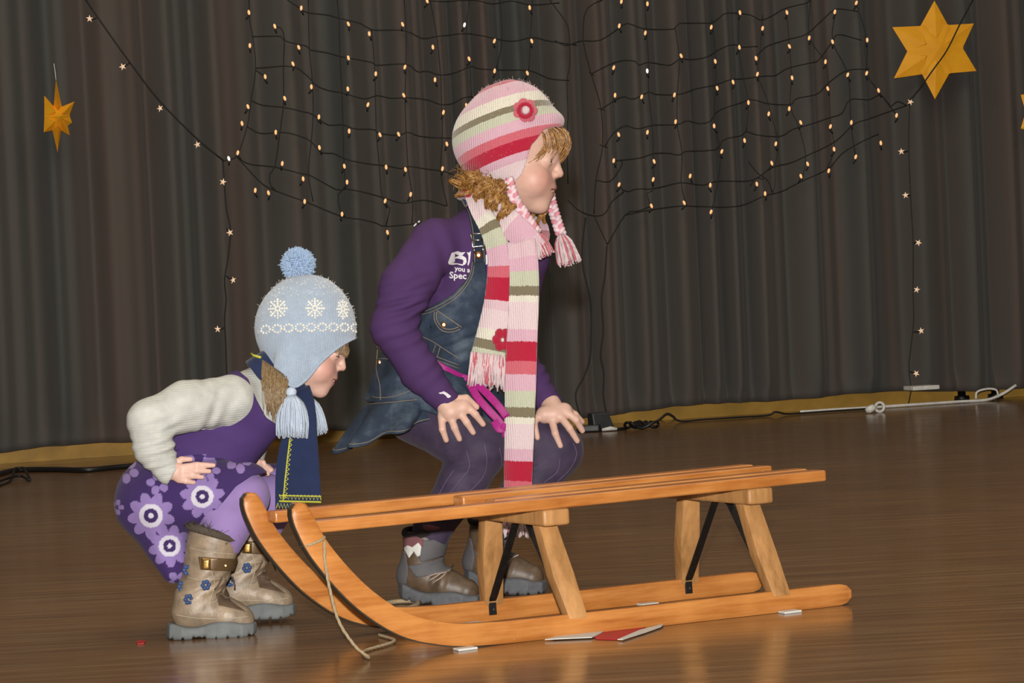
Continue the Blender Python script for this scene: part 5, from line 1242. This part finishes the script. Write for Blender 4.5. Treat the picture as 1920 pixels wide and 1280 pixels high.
zz = P[:, 2].copy(); bad = zz > -5
for i in range(len(zz)):
    if bad[i]: zz[i] = np.interp(i, np.where(~bad)[0], zz[~bad]) if (~bad).any() else 0
P[:, 2] = zz; V, F = tube(P, 3.2, 8); K.put('knitted_edge', V, F, mt_khat, khat)
mt_wyarn = simple('white nubby yarn', C3(242, 242, 234), .95, var=.05)
dots = []
for i in range(9):
    cx = 496+i*21
    for k in range(9): a = k*.698; dots.append((cx+8*math.cos(a), 617-(cx-573)*.03+7*math.sin(a), 2.7))
for cx in (518, 587, 640):
    sq = .9 if cx != 640 else .6
    for k in range(8):
        for r_ in (5, 9.5, 14, 18.5):
            a = k*.785; dots.append((cx+r_*math.cos(a)*sq, 581+r_*math.sin(a)*.95, 2.7))
    for k in range(8):
        a = k*.785+.39; dots.append((cx+15*math.cos(a)*sq, 581+15*math.sin(a), 2.6))
for i in range(90):
    dots.append((rng.uniform(495, 650), rng.uniform(522, 558), 1.2))
mb = MB()
for x, y, r_ in dots:
    z = K.hit('khat', x, y, .3, default=99)
    if z < 50: mb.add(*ico((x, y, z), r_*rng.uniform(.85, 1.2), 1))
K.put('snowflake_pattern', mb.V(), mb.f, mt_wyarn, khat)['kind'] = 'stuff'
mb = MB(); kn_ = 0
for i in range(500):
    a, bb = rng.uniform(0, 6.2832), rng.uniform(-.95, .15); d = np.array([math.cos(a)*math.sqrt(1-bb*bb), bb, math.sin(a)*math.sqrt(1-bb*bb)]); p = np.array([573, 613, 0])+d*np.array([93, 101, 84])
    mb.add(*tube(np.array([p-d, p+d*1.5+rng.normal(0, .8, 3), p+d*rng.uniform(2, 5)+rng.normal(0, 1.5, 3)]), [.5, .4, .25], 3))
K.put('wool_fuzz', mb.V(), mb.f, mt_wyarn, khat)['kind'] = 'stuff'
mt_bluey = simple('light blue yarn', C3(172, 198, 230), .95, var=.12, nscale=200)
mt_bluep = simple('pale blue yarn', C3(204, 218, 236), .95, var=.08, nscale=200)
mb = MB(); mb.add(*ico((557, 494, 0), 24, 3))
for i in range(1500):
    d = rng.normal(0, 1, 3); d /= np.linalg.norm(d); p = np.array([557, 494, 0]); e_ = p+d*rng.uniform(29, 34)+rng.normal(0, 1.5, 3)
    mb.add(*tube(np.array([p+d*20, (p+d*20+e_)/2+rng.normal(0, .8, 3), e_]), [1.5, 1.4, .9], 4))
K.put('bobble', mb.V(), mb.f, mt_bluey, khat)
for top, end, w_, kn, lb in (((545, 742, -84), (546, 818, -84), 31, (543, 737, -84), 'n'), ((578, 742, 70), (592, 812, 72), 26, (580, 735, 70), 'f')):
    kno = K.put('tassel_knot', *ico(kn, (11, 10, 10), 2), mt_bluep, khat)
    st_ = blob_tassel(top, end, w_, 320 if lb == 'n' else 180, 1.2, .95); a_ = strands(st_, 1.7, 1.4, 4, 8); K.put('tassel', a_.V(), a_.f, mt_bluep, kno)
# hair
mt_khair, nt, b = newmat('light brown hair'); v = objvec(nt, (1, 1, 1)); c = ramp(nt, noise(nt, 220, 3, v), [(.3, C3(124, 98, 64)), (.6, C3(168, 140, 100)), (.8, C3(196, 172, 132))]); link(nt, c, b.inputs['Base Color']); b.inputs['Roughness'].default_value = .45
pth = []
for i in range(420):
    s, u = rng.uniform(0, 1), rng.uniform(-1, 1); x0 = 490+s*48; x1 = 492+s*34+rng.normal(0, 3); z0 = -62-18*math.sin(s*2.6)+rng.normal(0, 5)
    pth.append([(x0, 676+s*34, z0+10), (x0-1+rng.normal(0, 1), 712+s*10, z0-6), (x1+4, 742, z0-10), (x1+6+rng.normal(0, 2), 762+rng.normal(0, 12)+s*4, z0-8)])
mb = strands(pth, 1.2, .5, 4, 9)
khair = K.put('hair', mb.V(), mb.f, mt_khair, kid); khair['label'] = 'straight light brown hair below the ear flap'
pth = []
for i in range(140):
    u = rng.uniform(-1, 1); l = rng.uniform(.7, 1.1); o_ = (70-abs(u)**2*14, u*56, 34)
    pth.append([KH.img(o_), KH.img((84-abs(u)**2*20, u*58, 24)), KH.img((92-abs(u)**2*26, u*57, 16-6*l)), KH.img((91-abs(u)**2*28, u*56+rng.normal(0, 2), 14-16*l))])
mb = strands(pth, 1.3, .5, 4, 8); K.put('fringe', mb.V(), mb.f, mt_khair, kid)
# navy fleece scarf with yellow blanket stitch
mt_navy = fabric('navy fleece', C3(38, 50, 84), .95, 500, .6, .1, sheen=.1)
mt_lime = simple('lime yellow yarn', C3(206, 204, 62), .85)
def kscarf(cl, th, name, parent, nrm=(.15, 0, 1.0), n=50):
    P = spline([c[:3] for c in cl], n); Hw = spline([(c[3], 0, 0) for c in cl], n)[:, 0]; T = np.gradient(P, axis=0); T /= np.linalg.norm(T, axis=1)[:, None]
    Wd = np.cross(T, nrm); Wd /= np.linalg.norm(Wd, axis=1)[:, None]; V, F, uv = ribbon(P, Wd*Hw[:, None], np.cross(T, Wd)*th)
    return K.put(name, V, F, mt_navy, parent), P, Wd*Hw[:, None]
ks, P1, W1 = kscarf([(562, 728, -30, 18), (566, 765, -58, 26), (564, 830, -66, 35), (562, 890, -68, 38), (561, 938, -68, 40)], 3.6, 'scarf', kid)
ks['label'] = 'navy fleece scarf with lime yellow blanket stitch'
kscarf([(548, 722, 0, 20), (556, 800, -40, 26), (540, 880, -52, 24), (535, 952, -54, 20)], 3.2, 'scarf_end', ks)
kscarf([(562, 728, -32, 18), (535, 735, -52, 20), (505, 708, -62, 20), (482, 676, -46, 20), (478, 672, 0, 20), (495, 690, 46, 20), (540, 735, 40, 20), (562, 735, -10, 18)], 4, 'scarf_loop', ks, (.5, .8, .1), 60)
mb = MB()
sgn = -1 if W1[30][0] > 0 else 1
left = P1+W1*sgn*.80; bot = np.linspace(P1[-1]+W1[-1]*.98, P1[-1]-W1[-1]*.98, 24)
zig = []
for i in range(12, 49):
    zig.append(left[i]+np.array([0, 0, -5.2])+W1[i]*-sgn*(.0 if i % 2 else .17))
mb.add(*tube(np.array(zig), 1.0, 5)); mb.add(*tube(left[12:]+np.array([0, 0, -5.0]), 1.3, 5))
mb.add(*tube(np.array([q+np.array([0, -2+(-9 if i % 2 else 0), -5.2]) for i, q in enumerate(np.repeat(bot, 1, axis=0))]), 1.1, 5)); mb.add(*tube(bot+np.array([0, -9, -5]), 1.2, 5)); mb.add(*tube(bot+np.array([0, 1, 0]), 2.6, 5))
K.put('blanket_stitch', mb.V(), mb.f, mt_lime, ks); mb = MB()
b2_ = np.linspace((517, 952, -58), (555, 954, -58), 14)
mb.add(*tube(np.array([q+np.array([0, -10 if i % 2 else 0, -1.5]) for i, q in enumerate(b2_)]), 1.2, 5)); K.put('blanket_stitch', mb.V(), mb.f, mt_lime, ks); mb = MB(); mb.add(*tube(np.array([(487, 672, -66), (474, 668, -50), (470, 664, -30)]), 2.4, 5))
K.put('blanket_stitch', mb.V(), mb.f, mt_lime, ks)
